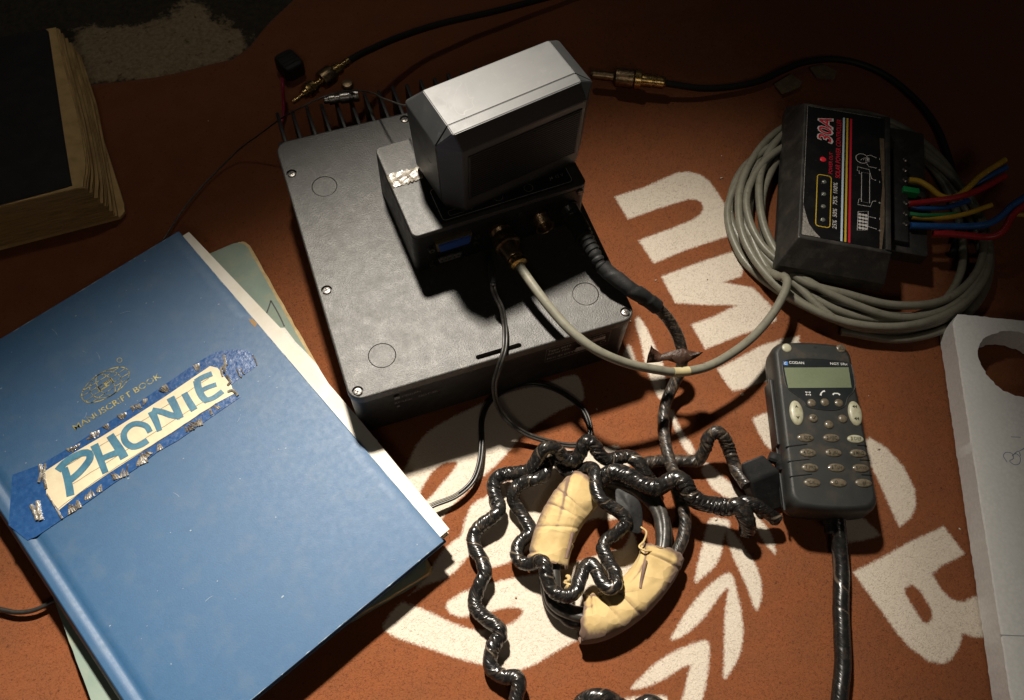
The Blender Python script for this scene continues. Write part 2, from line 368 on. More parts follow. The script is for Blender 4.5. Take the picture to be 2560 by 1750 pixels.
ORGANIC = [
 [(1.92,-3.68),(2.8,-2.76),(3.73,-1.66),(4.87,-0.95),(6.74,-0.46),(8.83,-0.12),(10.93,0.15),(12.55,0.15),(14.55,0.02),(16.98,0.09),(17.18,-0.67),(16.92,-2.1),(16.35,-2.36),(14.87,-2.39),(13.53,-2.73),(12,-3.16),(10.85,-3.71),(9.71,-4.5),(8.28,-5.26),(6.96,-5.78),(5.74,-6.49),(4.49,-7.09),(3.69,-7.74),(3.4,-7.88),(2.6,-8.28),(0.99,-6.82),(0.14,-4.68)],
 [(4.54,-9.54),(5.62,-7.82),(5.08,-8.61),(4.67,-9.32),(4.09,-9.41),(2.99,-9.97),(1.98,-10.92),(0.19,-12.11),(-0.98,-12.51),(-2.29,-13.45),(-1.65,-14.27),(-0.67,-15.03),(0.47,-15.85),(1.86,-16.92),(3.22,-17.81),(4.29,-18.51),(5.25,-19.01),(6.74,-19.03),(7.9,-18.76),(10.37,-18.42),(13.1,-17.42),(15.25,-15.86),(16.17,-14.4),(16.34,-12.95),(16.11,-11.64),(16.03,-10.36),(17.16,-9.15),(18.32,-7.92),(17.8,-6.48),(17.05,-6.36),(15.83,-5.82),(14.91,-6.11),(14.04,-5.42),(13.15,-5.35),(11.79,-6.05),(10.12,-6.65),(8.68,-6.39),(7.52,-7.02),(6.52,-7.15),(5.85,-7.54)],
 [(23.35,3.18),(23.69,3.31),(23.84,2.41),(23.86,1.2),(23.79,0.04),(23.86,-1.03),(23.6,-2.1),(23.16,-3.2),(22.45,-4.09),(22.22,-4.01),(22.24,-3.24),(22.31,-2.13),(22.46,-0.8),(22.76,0.27),(23.01,1.48),(23.08,2.42)],
 [(22,1.28),(22,0.63),(21.89,-0.38),(21.53,-0.73),(21.04,0.13),(21.39,0.72)],
 [(22.6,-4.91),(22.8,-5.3),(22.74,-6.59),(23.04,-7.97),(23.1,-8.84),(22.6,-8.93),(22.38,-8.28),(22.36,-7.43),(22.37,-6.36),(22.4,-5.61)],
 [(23.52,-9.81),(23.7,-10.08),(24.07,-11.03),(24.7,-12.26),(25.06,-13.39),(24.37,-13.35),(23.58,-12.68),(23.04,-11.9),(22.93,-11.05),(22.83,-10.41),(23.13,-9.99)],
 [(24.9,-13.96),(25.25,-14.08),(25.35,-15.1),(25.65,-16.08),(25.53,-16.8),(25.22,-17.79),(24.98,-17),(24.8,-16.17),(24.75,-15.28)],
 [(18.83,-17.69),(19.59,-16.57),(20.45,-15.55),(21.21,-14.57),(21.94,-13.65),(23.06,-14.23),(23.2,-14.56),(22.21,-15.38),(21.61,-16.32),(20.84,-17),(19.79,-17.38)],
 [(22.78,-14.61),(23.18,-15.43),(23.33,-16.72),(23.57,-17.83),(23.46,-18.82),(23.01,-19.94),(22.2,-20.83),(22.18,-20.01),(22.31,-18.97),(22.28,-17.86),(22.28,-16.65),(22.42,-15.55)],
 [(15.69,-20.55),(16.52,-19.93),(17.62,-19.16),(19.03,-18.39),(20.55,-17.82),(21.59,-17.67),(21.71,-18.12),(21.49,-19.06),(21.22,-20.4),(20.71,-21.72),(19.89,-22.9),(18.98,-23.6),(18,-24.09),(18.6,-23.05),(19.27,-21.66),(20.04,-20.17),(20.61,-19.29),(21.11,-18.65),(20.7,-18.69),(19.91,-19.15),(18.59,-19.94),(17.42,-20.41),(16.49,-20.61)],
 [(11.91,-22.55),(12.7,-22.17),(14.02,-21.63),(15.34,-21.33),(16.77,-21.22),(18.15,-21.27),(18.14,-21.78),(17.65,-22.72),(16.98,-23.74),(16.07,-24.9),(15.34,-25.69),(14.11,-25.26),(14.93,-24.34),(15.51,-23.56),(16.14,-22.78),(16.5,-22.41),(15.88,-22.36),(14.56,-22.65),(13.17,-22.75)],
 [(10.18,-23.09),(11.34,-22.85),(13.73,-23.51),(14.2,-23.76),(13.84,-24.28),(11.72,-24.03)],
 [(12.65,-25.15),(13.5,-24.65),(14.63,-24.72),(14.08,-25.33),(13.19,-25.73)]]
BROWN = [
 [(5.2,-3.64),(6.28,-3.85),(5.7,-4.47),(4.76,-5.04),(3.9,-5.63),(3,-6.11),(2.57,-5.57),(3.53,-4.62),(4.25,-3.98)],
 [(16.62,-11.19),(15.46,-11.73),(13.95,-10.91),(12.18,-11.54),(10.31,-11.34),(9.49,-11.53),(8.36,-11.8),(7.44,-12.05),(6.5,-12.1),(6.06,-12.04),(5.49,-11.29),(4.78,-10.68),(4.42,-10.93),(3.61,-11.48),(2.42,-11.8),(1.48,-11.66),(0.61,-11.9),(-0.7,-12.16),(0.11,-12.7),(1.16,-13.59),(1.97,-14.39),(2.8,-15.11),(3.88,-15.83),(5.15,-16.01),(6.03,-16.05),(6.84,-15.81),(7.14,-15.47),(6.79,-15.18),(5.99,-14.9),(5.1,-14.86),(3.82,-14.68),(2.97,-14.57),(2.41,-14.11),(2.22,-13.6),(2.4,-13.31),(3.09,-13.1),(4.21,-12.95),(5.57,-12.97),(6.16,-13.08),(7.31,-13.2),(8.78,-13.47),(9.51,-13.49),(10.47,-13.64),(11.67,-13.61),(12.86,-13.63),(14.36,-13.66),(15.2,-13.83),(16.2,-12.9)]]
HOLES = [[(32.48,-22.72),(33.56,-22.62),(33.73,-24.63),(33.55,-25.02),(32.9,-25.35),(32.6,-25.03),(32.54,-23.88)]]
def cream_mask(X, Y):
    m = np.zeros(X.shape)
    def acc(poly, add, w=.24):
        poly = np.asarray(poly); lo, hi = poly.min(0)-.4, poly.max(0)+.4
        sel = (X > lo[0]) & (X < hi[0]) & (Y > lo[1]) & (Y < hi[1])
        if not sel.any(): return
        v = np.clip(.5+sd_poly(X[sel], Y[sel], poly)/(2*w), 0, 1)
        m[sel] = np.maximum(m[sel], v) if add else np.minimum(m[sel], 1-v)
    for p in CREAM: acc(p, True)
    for p in ORGANIC: acc(soft(p, 2), True)
    for p in BROWN: acc(soft(p, 2), False)
    for p in HOLES: acc(soft(p, 1), False)
    return m
EDGE = sorted([(-31.71,40.6),(-19.75,41.43),(-14.91,41.43),(-11.46,41.02),(-8.66,40.66),(-4.32,40.67),(-1.38,40.71),(0.33,41.78),(2.27,43.81),(5.14,46.32),(9.14,49.82),(18.7,54.49),(48.68,61.27)])
def edge_y(x):
    e = np.array(EDGE); return np.interp(x, e[:, 0], e[:, 1])
def hgt(X, Y):
    z = .10*np.sin(X*.23+.6*np.sin(Y*.17))*np.sin(Y*.19+.4)
    z += .045*np.sin(X*.9+Y*.35+1.1*np.sin(Y*.4))*np.sin(Y*.55-.3*X)
    # a soft crease running between the cables
    d = (X-24)*.35+(Y+6)*.94; z += .22*np.exp(-(d/1.1)**2)*np.exp(-((X-25)/6.5)**2)
    d2 = (X-19)*.28+(Y+11.5)*.96; z += .14*np.exp(-(d2/.8)**2)*np.exp(-((X-20)/4)**2)
    return z-.16
def lines(a, b, c, d, fine, coarse): return np.concatenate([np.arange(a, b, coarse), np.arange(b, c, fine), np.arange(c, d+.01, coarse)])
xs = lines(-60, -4, 56, 110, .12, .5); ys = lines(-60, -34, 20, 75, .12, .45)
GX, GY = np.meshgrid(xs, ys)
EY = edge_y(GX); over = np.clip(GY-EY, 0, None); GY2 = np.minimum(GY, EY)
GZ = hgt(GX, GY2)-np.clip(1-(EY-GY2)/.5, 0, 1)**2*.35
keep = over < .5
msk = cream_mask(GX.ravel(), GY2.ravel())
nx, ny = len(xs), len(ys)
idx = np.arange(nx*ny).reshape(ny, nx)
quads = np.stack([idx[:-1, :-1], idx[:-1, 1:], idx[1:, 1:], idx[1:, :-1]], -1).reshape(-1, 4)
quads = quads[keep.ravel()[quads[:, 0]]]
bme = bpy.data.meshes.new('blanket')
bme.vertices.add(nx*ny); bme.vertices.foreach_set('co', (np.stack([GX, GY2, GZ], -1)*S).astype(np.float32).ravel())
bme.loops.add(len(quads)*4); bme.loops.foreach_set('vertex_index', quads.astype(np.int32).ravel())
bme.polygons.add(len(quads)); bme.polygons.foreach_set('loop_start', np.arange(len(quads), dtype=np.int32)*4)
bme.update(calc_edges=True); bme.validate()
bme.polygons.foreach_set('use_smooth', [True]*len(bme.polygons))
at = bme.attributes.new('print', 'FLOAT', 'POINT'); at.data.foreach_set('value', msk.astype(np.float32))

def fleece(name, hair=False):
    m, nt, b = mat_new(name); L = nt.links.new
    tc = nt.nodes.new('ShaderNodeTexCoord'); a = nt.nodes.new('ShaderNodeAttribute'); a.attribute_name = 'print'
    def nz(s, d=4, r=.6):
        n = nd(nt, 'ShaderNodeTexNoise', Scale=s, Detail=d, Roughness=r); L(tc.outputs['Object'], n.inputs['Vector']); return n.outputs[0]
    ad = nd(nt, 'ShaderNodeMath', operation='MULTIPLY_ADD'); L(nz(620, 3), ad.inputs[0]); ad.inputs[1].default_value = .75; ad.inputs[2].default_value = -.375
    sm = nd(nt, 'ShaderNodeMath', operation='ADD'); L(a.outputs['Fac'], sm.inputs[0]); L(ad.outputs[0], sm.inputs[1])
    f = ramp(nt, sm.outputs[0], .28, .72)
    br = mix(nt, ramp(nt, nz(900, 4, .75), .3, .72), (.19, .056, .018), (.245, .078, .025))
    br = mix(nt, ramp(nt, nz(45, 5), .35, .7), br, mix(nt, .5, br, (.16, .058, .023)))
    br = mix(nt, ramp(nt, nz(420, 3, .6), .30, .36, (1, 1, 1, 1), (0, 0, 0, 1)), br, (.10, .034, .013))
    cr = mix(nt, ramp(nt, nz(800, 4, .7), .3, .7), (.57, .495, .405), (.66, .58, .485))
    cr = mix(nt, ramp(nt, nz(430, 4, .65), .305, .37, (1, 1, 1, 1), (0, 0, 0, 1)), cr, (.52, .43, .34))
    cr = mix(nt, ramp(nt, nz(30, 4), .4, .75), cr, mix(nt, .5, cr, (.62, .55, .46)))
    L(mix(nt, f, br, cr), b.inputs['Base Color'])
    b.inputs['Roughness'].default_value = .95; b.inputs['Specular IOR Level'].default_value = .15
    b.inputs['Sheen Weight'].default_value = .12; b.inputs['Sheen Roughness'].default_value = .6
    if not hair:
        bp = nd(nt, 'ShaderNodeBump', Strength=.5, Distance=.0014); L(nz(750, 5, .7), bp.inputs['Height']); L(bp.outputs[0], b.inputs['Normal'])
    return m
bme.materials.append(fleece('printed_fleece'))
blanket = bpy.data.objects.new('blanket', bme); COL.objects.link(blanket)
tag(blanket, 'rust brown fleece blanket printed with cream letters, leaves and emblem', 'blanket')
# pile: short fibres standing off the fleece
nh = 330000
hx = NR.uniform(-27, 60, nh); hy = NR.uniform(-35, 34, nh)
vis = (hy < edge_y(hx)-.6); hx, hy = hx[vis], hy[vis]; nh = len(hx)
hm = cream_mask(hx, hy); hz = hgt(hx, hy)
ang = NR.uniform(0, 2*np.pi, nh); ln = NR.uniform(.10, .34, nh); up = NR.uniform(.02, .11, nh); w = .013
bx = np.stack([hx-np.sin(ang)*w, hy+np.cos(ang)*w, hz-.01], -1); cx_ = np.stack([hx+np.sin(ang)*w, hy-np.cos(ang)*w, hz-.01], -1)
tx = np.stack([hx+np.cos(ang)*ln, hy+np.sin(ang)*ln, hz+up], -1)
hv = np.stack([bx, cx_, tx], 1).reshape(-1, 3)
pme = bpy.data.meshes.new('pile')
pme.vertices.add(nh*3); pme.vertices.foreach_set('co', (hv*S).astype(np.float32).ravel())
pme.loops.add(nh*3); pme.loops.foreach_set('vertex_index', np.arange(nh*3, dtype=np.int32))
pme.polygons.add(nh); pme.polygons.foreach_set('loop_start', np.arange(nh, dtype=np.int32)*3)
pme.update(calc_edges=True)
at = pme.attributes.new('print', 'FLOAT', 'POINT'); at.data.foreach_set('value', np.repeat(hm, 3).astype(np.float32))
pme.materials.append(fleece('fleece_fibre', True))
pile = bpy.data.objects.new('pile', pme); COL.objects.link(pile); pile.parent = blanket; pile['kind'] = 'stuff'

# floor under and beyond the blanket, with a pale patch of bare plaster
fxs = np.concatenate([np.arange(-60, -24, 1.5), np.arange(-24, 10, .25), np.arange(10, 140, 3)]); fys = np.concatenate([np.arange(-80, 36, 4.), np.arange(36, 62, .25), np.arange(62, 140, 3)])
FX, FY = np.meshgrid(fxs, fys)
PATCH = soft([(-15.09,48.35),(-14.62,48.74),(-13.3,49.09),(-11.44,48.09),(-8.89,47.84),(-7.15,47.85),(-5.72,48.51),(-4.91,49.82),(-2.65,49.14),(-2.4,47.28),(-1,45.33),(0.05,43.93),(0.4,42.75),(-0.2,41.25),(-2.24,40.43),(-5.49,40.62),(-9.02,40.5),(-12.39,41.15),(-14.49,41.8),(-15.05,43.98)], 2)
pm_ = np.clip(.5+sd_poly(FX.ravel(), FY.ravel(), PATCH)/3.4, 0, 1)
pm2 = np.clip(sd_poly(FX.ravel(), FY.ravel(), PATCH)/1.5, 0, 1)
FZ = -.62+.22*pm2.reshape(FX.shape)*(1+.5*np.sin(FX*2.1)*np.sin(FY*2.7))
fme = bpy.data.meshes.new('floor'); nfx, nfy = len(fxs), len(fys); fi = np.arange(nfx*nfy).reshape(nfy, nfx)
fme.from_pydata((np.stack([FX, FY, FZ], -1).reshape(-1, 3)*S).tolist(), [], np.stack([fi[:-1, :-1], fi[:-1, 1:], fi[1:, 1:], fi[1:, :-1]], -1).reshape(-1, 4).tolist())
fme.polygons.foreach_set('use_smooth', [True]*len(fme.polygons))
at = fme.attributes.new('print', 'FLOAT', 'POINT'); at.data.foreach_set('value', pm_.astype(np.float32))
m, nt, b = mat_new('rough_floor'); tc = nt.nodes.new('ShaderNodeTexCoord'); a = nt.nodes.new('ShaderNodeAttribute'); a.attribute_name = 'print'
def fnz(s, d=6, r=.65):
    n = nd(nt, 'ShaderNodeTexNoise', Scale=s, Detail=d, Roughness=r); nt.links.new(tc.outputs['Object'], n.inputs['Vector']); return n.outputs[0]
ad = nd(nt, 'ShaderNodeMath', operation='MULTIPLY_ADD'); nt.links.new(fnz(75, 8, .7), ad.inputs[0]); ad.inputs[1].default_value = 1.5; ad.inputs[2].default_value = -.75
sm = nd(nt, 'ShaderNodeMath', operation='ADD'); nt.links.new(a.outputs['Fac'], sm.inputs[0]); nt.links.new(ad.outputs[0], sm.inputs[1])
pl = mix(nt, ramp(nt, fnz(260), .35, .65), (.40, .29, .16), (.62, .49, .30))
pl = mix(nt, ramp(nt, fnz(150), .3, .42, (1, 1, 1, 1), (0, 0, 0, 1)), pl, (.16, .11, .06))
dk = mix(nt, ramp(nt, fnz(200), .35, .7), (.05, .042, .028), (.10, .085, .055))
nt.links.new(mix(nt, ramp(nt, sm.outputs[0], .4, .6), dk, pl), b.inputs['Base Color']); b.inputs['Roughness'].default_value = .9
bp = nd(nt, 'ShaderNodeBump', Strength=1.0, Distance=.008); nt.links.new(fnz(300), bp.inputs['Height']); nt.links.new(bp.outputs[0], b.inputs['Normal'])
fme.materials.append(m)
floor = bpy.data.objects.new('floor', fme); COL.objects.link(floor); floor['kind'] = 'structure'

# ================================================================== TRANSCEIVER UNIT (21 x 23.4 cm, heat sink behind)
HT = 6.46
rf = thing('radio_transceiver', 'large flat dark metal radio unit with screwed lid under the small connector box', 'radio', (10.5, 11.7, 0), 0)
obj('case', loft([z3(rrect(20.2, 22.6, .7, 6, 10.5, 11.7), .25), z3(rrect(20.7, 23.1, .85, 6, 10.5, 11.7), .6), z3(rrect(20.86, 23.26, .95, 6, 10.5, 11.7), 5.55), z3(rrect(20.6, 23.0, .85, 6, 10.5, 11.7), 5.62)]), M['case'], rf)
for fx in (1.8, 19.2):
    for fy in (1.8, 21.5): obj('rubber_foot', move(lathe([(.7, .02), (.75, .1), (.7, .3)], 16), (fx, fy, 0)), M['rubber'], rf)
PADS = [(2.71, 18.13), (2.95, 2.73), (18.19, 2.98), (18.2, 18.3)]
SCREWS = [(.62, 20.1), (.62, 9.06), (.66, .62), (20.38, .68), (20.38, 9.4), (20.38, 20.1), (10.4, 22.75)]
b_ = .14; L = []
o0 = rrect(21, 23.4, 1.0, 8, 10.5, 11.7)
m = MB()
L = [z3(rrect(20.8, 23.2, .92, 8, 10.5, 11.7), 5.66), z3(o0, 5.72)]
for k in range(5):
    a = math.pi/2*k/4; ii = b_*(1-math.cos(a)); L.append(z3(rrect(21-2*ii, 23.4-2*ii, 1.0-ii, 8, 10.5, 11.7), HT-b_+b_*math.sin(a)))
m.add(loft(L, True, False))
slot = rrect(3.35, .36, .17, 5, 10.7, .52)
holes = [circ(.97, 36, *p) for p in PADS]+[circ(.40, 20, *p) for p in SCREWS]+[slot]
m.add(cap_holes(rrect(21-2*b_, 23.4-2*b_, 1.0-b_, 8, 10.5, 11.7), holes, HT))
for h, dz in zip(holes, [.07]*4+[.18]*7+[.5]):
    h = h[::-1]; m.add(loft([z3(h, HT-dz), z3(h, HT)], False, False))
    if dz == .18: m.add((z3(h[::-1], HT-dz), [tuple(range(len(h)))]))
lid = obj('lid', m, M['lid'], rf, smooth=15)
obj('slot_recess', (z3(slot, HT-.5), [tuple(range(len(slot)))]), M['brownin'], rf)
for p in PADS:
    obj('round_pad', move(lathe([(.93, 0), (.93, .05), (.90, .065)], 36), (p[0], p[1], HT-.07)), M['lid'], rf, smooth=12)
def screw(r, h):
    m = MB(); m.add(lathe([(r, 0), (r, h*.45), (r*.86, h*.85), (r*.55, h)], 20)); return m
def cross(r, z):
    a = rbox(r*1.25, r*.26, z-.05, z+.004, .01, .002); c = rbox(r*.26, r*1.25, z-.05, z+.006, .01, .002)
    return mbof(a, c)
for k, p in enumerate(SCREWS):
    ms = screw(.31, .17); ms.v = [v+np.array((p[0], p[1], HT-.175)) for v in ms.v]
    sc = obj('screw', ms, M['steel'], rf)
    mc = cross(.31, 0); a = rng.uniform(0, 1.5); ca, sa = math.cos(a), math.sin(a)
    mc.v = [np.column_stack([v[:, 0]*ca-v[:, 1]*sa+p[0], v[:, 0]*sa+v[:, 1]*ca+p[1], v[:, 2]+HT+.0]) for v in mc.v]
    obj('cross_recess', mc, M['black'], sc)
# heat sink fins
for k in range(17):
    x = .9+k*1.2
    obj('cooling_fin', rbox(.28, 3.4, .5, 6.1-.15*(k % 2), .1, .05, x, 25.15), M['case'], rf)
obj('heat_sink_base', rbox(20.4, .5, .5, 5.9, .15, .05, 10.5, 23.66), M['case'], rf)
# front lettering
FR = frame2((0, -.075, 0), (1, 0, 0), (0, 0, 1))
pr = MB(); pr.add(text('CODAN', 3.45, 4.95, 1.35, .30)); pr.add(text('RF-Unit', 2.9, 4.2, 1.25, .30)); pr.add(text('NGT SR', 4.62, 4.2, 1.4, .28))
pr.add(poly2([(2.92, 4.9), (3.3, 4.9), (3.3, 5.28), (2.92, 5.28)])); pr.add(poly2(circ(.13, 16, 3.1, 3.75)))
pr.v = [FR(v) for v in pr.v]; obj('front_lettering', pr, M['printdim'], rf, smooth=0)
lb = MB(); lb.add(ribbon([(14.1, 3.75), (19.05, 3.75), (19.05, 5.75), (14.1, 5.75)], .035, True))
lb.add(text('Type 2010', 14.25, 5.2, 1.75, .26)); lb.add(text('Serial No.', 14.25, 4.75, 1.75, .26)); lb.add(text('FCC ID DYYNGT', 14.25, 4.05, 2.9, .27)); lb.add(text('Australia', 17.3, 5.3, 1.35, .26))
lb.add(ribbon(circ(.22, 20, 18.6, 4.3), .04, True)); lb.add(ribbon(arc(17.9, 4.3, .2, .2, 60, 300, 10), .05))
lb.v = [FR(v) for v in lb.v]; obj('rating_label', lb, M['print'], rf, smooth=0)
sl = MB(); sl.add(poly2([(17.2, 4.75), (18.7, 4.75), (18.7, 5.15), (17.2, 5.15)])); sl.add(poly2([(16.45, 4.0), (17.3, 4.0), (17.3, 4.6), (16.45, 4.6)])); sl.v = [FR(v) for v in sl.v]
obj('serial_sticker', sl, M['print'], rf, smooth=0)

# ================================================================== JUNCTION BOX
JA = math.radians(3); JO = np.array((7.13, 8.39, 0)); jx = np.array((math.cos(JA), math.sin(JA), 0)); jy = np.array((-math.sin(JA), math.cos(JA), 0))
JW, JD, J0, J1 = 13.1, 8.35, HT+.02, 11.0
jb = thing('junction_box', 'small grey metal connector box lying on the big radio, below the speaker', 'connector box', tuple(JO+jx*JW/2+jy*JD/2+np.array((0, 0, J0))), 3)
JF = frame2(JO, jx, jy)                                  # local plan coordinates -> world
JFRONT = frame2(JO, jx, (0, 0, 1))                       # front face: s, z, outwards
def jadd(name, vf, mat, par=None, fn=JF, smooth=20):
    if isinstance(vf, MB): vf = (vf.verts(), vf.f)
    return obj(name, tr(vf, fn), mat, par or jb, smooth=smooth)
jadd('case', loft([z3(rrect(JW-.3, JD-.3, .35, 5, JW/2, JD/2), J0), z3(rrect(JW, JD, .45, 5, JW/2, JD/2), J0+.2), z3(rrect(JW, JD, .45, 5, JW/2, JD/2), J1-.42), z3(rrect(JW-.1, JD-.1, .4, 5, JW/2, JD/2), J1-.38)]), M['boxside'])
L = [z3(rrect(JW-.04, JD-.04, .45, 5, JW/2, JD/2), J1-.36)]
for k in range(5):
    a = math.pi/2*k/4; ii = .1*(1-math.cos(a)); L.append(z3(rrect(JW-2*ii, JD-2*ii, .46-ii, 5, JW/2, JD/2), J1-.1+.1*math.sin(a)))
jadd('lid', loft(L), M['box'])
jadd('lid_recess', prism(rrect(10.4, 6.1, .35, 6, 7.1, 3.4), J1+.002, J1+.014), M['boxside'])
jadd('legend_plate', prism(rrect(9.9, 2.9, .25, 6, 7.3, 1.95), J1+.016, J1+.03), M['black'])
lg = MB(); lg.add(ribbon(rrect(9.8, 2.8, .25, 6, 7.3, 1.95), .05, True))
for q in (4.1, 6.3, 8.6): lg.add(ribbon(circ(.32, 18, q+.4, 1.1), .03, True))
lg.add(ribbon(rrect(1.3, .42, .12, 3, 3.6, 1.0), .03, True)); lg.add(text('J1', 3.3, 1.5, None, .22)); lg.add(text('J4', 10.7, 1.2, None, .25)); lg.add(text('12 V', 11.2, 1.2, None, .25))
lg.v = [JF(v+np.array((0, 0, J1+.036))) for v in lg.v]; obj('legend_print', lg, M['print'], jb, smooth=0)
# crinkled clear tape across the lid
tp = [(6.82,14.06),(9.44,14.06),(9.22,12.99),(6.94,12.84)]
gv = []; gf = []
for i in range(25):
    for j in range(11):
        u, w_ = i/24, j/10
        a = np.array(tp[0])*(1-u)+np.array(tp[1])*u; b2 = np.array(tp[3])*(1-u)+np.array(tp[2])*u
        p = a*(1-w_)+b2*w_
        if j in (0, 10): p = p+np.array((0, .07*math.sin(i*1.9)+.05*math.sin(i*4.1)))*(1 if u > .4 else .3)
        z = 11.06+.05*abs(math.sin(u*9+.7*math.sin(w_*5)))+.03*math.sin(w_*9+u*7)
        if i == 0: z = 10.95
        gv.append((p[0], p[1], z))
for i in range(24):
    for j in range(10): gf.append((i*11+j, i*11+j+1, (i+1)*11+j+1, (i+1)*11+j))
obj('clear_tape', (np.array(gv), gf), M['foil'], jb, smooth=60)
# D connectors on the front (s, z, outward)
def dshell(cx, cz, w, h, d): return prism([(cx-w/2, cz+h/2), (cx-w/2+.12, cz-h/2), (cx+w/2-.12, cz-h/2), (cx+w/2, cz+h/2)], 0, d)
d1 = jadd('d_connector', dshell(2.85, 9.25, 2.7, 1.0, .25), M['gold'], fn=JFRONT)
x_ = jadd('connector_insert', dshell(2.85, 9.22, 2.4, .72, .42), M['blueplastic'], fn=JFRONT)
for s_ in (1.16, 4.55):
    h_ = jadd('hex_standoff', tr(prism(circ(.24, 6), 0, .35), lambda v, s_=s_: v+np.array((s_, 9.2, 0))), M['steel'], fn=JFRONT)
    jadd('standoff_bore', tr(lathe([(.12, .3), (.12, .362)], 12), lambda v, s_=s_: v+np.array((s_, 9.2, 0))), M['black'], fn=JFRONT)
jadd('d_connector', dshell(2.5, 7.6, 2.1, .8, .22), M['boxside'], fn=JFRONT)
ins = MB(); ins.add(dshell(2.5, 7.58, 1.8, .55, .3))
jadd('connector_insert', ins, M['printdim'], fn=JFRONT)
for k in range(5): jadd('contact_hole', tr(lathe([(.06, .28), (.06, .31)], 8), lambda v, k=k: v+np.array((1.9+k*.3, 7.6, 0))), M['black'], fn=JFRONT)
for s_ in (1.16, 3.75):
    jadd('hex_standoff', tr(prism(circ(.2, 6), 0, .3), lambda v, s_=s_: v+np.array((s_, 7.2, 0))), M['steel'], fn=JFRONT)
    jadd('standoff_bore', tr(lathe([(.1, .26), (.1, .312)], 12), lambda v, s_=s_: v+np.array((s_, 7.2, 0))), M['black'], fn=JFRONT)
def threaded(r, L_, pitch=.12):
    p = [(r*1.12, 0), (r*1.12, .16), (r, .17)]; h = .2
    while h < L_: p += [(r, h), (r*.94, h+pitch*.5), (r, h+pitch)]; h += pitch
    return lathe(p+[(r*.97, L_), (r*.8, L_), (r*.78, L_-.45), (.01, L_-.45)], 24)
for s_ in (6.38, 9.55, 11.8):
    so = jadd('round_socket', tr(threaded(.72, 1.0), lambda v, s_=s_: v+np.array((s_, 8.75, 0))), M['oldbrass'] if s_ < 11 else M['plastic'], fn=JFRONT)
    for k in range(6):
        a = k*math.pi/3; jadd('contact_pin', tr(lathe([(.05, .5), (.05, .8), (.03, .83)], 8), lambda v, s_=s_, a=a: v+np.array((s_+.3*math.cos(a), 8.75+.3*math.sin(a), 0))), M['steel'], fn=JFRONT)
for s_, z_ in ((12.6, 10.3), (8.0, 9.85), (4.6, 8.0)):
    sc = jadd('screw', tr(lathe([(.27, 0), (.27, .08), (.2, .14)], 16), lambda v: v+np.array((s_, z_, 0))), M['steel'] if s_ > 12 else M['plastic'], fn=JFRONT)
    if s_ > 12: jadd('screw_slot', tr(rbox(.5, .06, .1, .146, .01, .002), lambda v: v+np.array((s_, z_, 0))), M['black'], fn=JFRONT)

# ================================================================== SPEAKER on the box (rotated 11 degrees)
SA = math.radians(10.8); se = np.array((math.cos(SA), math.sin(SA), 0)); sn = np.array((-math.sin(SA), math.cos(SA), 0))
SF = frame2((0, 0, 0), se, sn)
def octo(e0, e1, n0, n1, c):
    k = min(c, .16); return np.array([(e0+c, n0), (e1-c, n0), (e1, n0+c), (e1, n1-k), (e1-k, n1), (e0+k, n1), (e0, n1-k), (e0, n0+c)])
sp = thing('extension_speaker', 'grey-black chamfered plastic loudspeaker standing on the connector box', 'speaker', tuple(SF(np.array([(17.1, 9.5, 11.05)]))[0]), 10.8)
def spk_half(n_lo, n_hi, front):
    import bmesh
    lo = [z3(octo(11.75, 22.6, 7.05, 12.0, 1.0), 11.06), z3(octo(11.5, 22.8, 6.92, 12.2, 1.15), 11.6), z3(octo(11.2, 22.95, 6.85, 12.45, 1.25), 17.6), z3(octo(12.12, 21.47, 7.42, 11.45, .06), 18.98)]
    v, f = loft(lo)
    bm = bmesh.new(); vs = [bm.verts.new(p) for p in v]
    for q in f: bm.faces.new([vs[i] for i in q])
    bmesh.ops.recalc_face_normals(bm, faces=bm.faces[:])
    for pn, sgn in ((n_lo, -1), (n_hi, 1)):
        if pn is None: continue
        g = bmesh.ops.bisect_plane(bm, geom=bm.verts[:]+bm.edges[:]+bm.faces[:], plane_co=(0, pn, 0), plane_no=(0, sgn, 0), clear_outer=True)
        bmesh.ops.holes_fill(bm, edges=[e for e in bm.edges if e.is_boundary])
    bmesh.ops.remove_doubles(bm, verts=bm.verts[:], dist=.001)
    bmesh.ops.bevel(bm, geom=[e for e in bm.edges if e.calc_face_angle(0) > .2], offset=.045, segments=2, affect='EDGES')
    if front:                            # the top of the bezel slopes down towards the front
        for q in bm.verts:
            if q.co.z > 18.6: q.co.z -= max(0, n_hi-q.co.y)*.13
    bm.verts.index_update(); out = (np.array([q.co[:] for q in bm.verts]), [tuple(q.index for q in fc.verts) for fc in bm.faces]); bm.free(); return out
obj('rear_shell', tr(spk_half(8.17, None, False), SF), M['spk'], sp, smooth=10)
obj('front_bezel', tr(spk_half(None, 8.14, True), SF), M['spk'], sp, smooth=10)
gr = obj('grille_panel', tr(rbox(8.6, .1, 12.6, 17.0, .04, .02, 17.15, 6.84), SF), M['grille'], sp)
for k in range(20): obj('grille_bar', tr(rbox(8.3, .07, 12.75+k*.21, 12.86+k*.21, .03, .02, 17.15, 6.77), SF), M['grille'], sp)
bd = along(lathe([(.34, 0), (.34, .05), (.28, .07), (.2, .02)], 20), SF(np.array([(11.40, 9.4, 15.0)]))[0], -se)
obj('side_knob', bd, M['black'], sp)

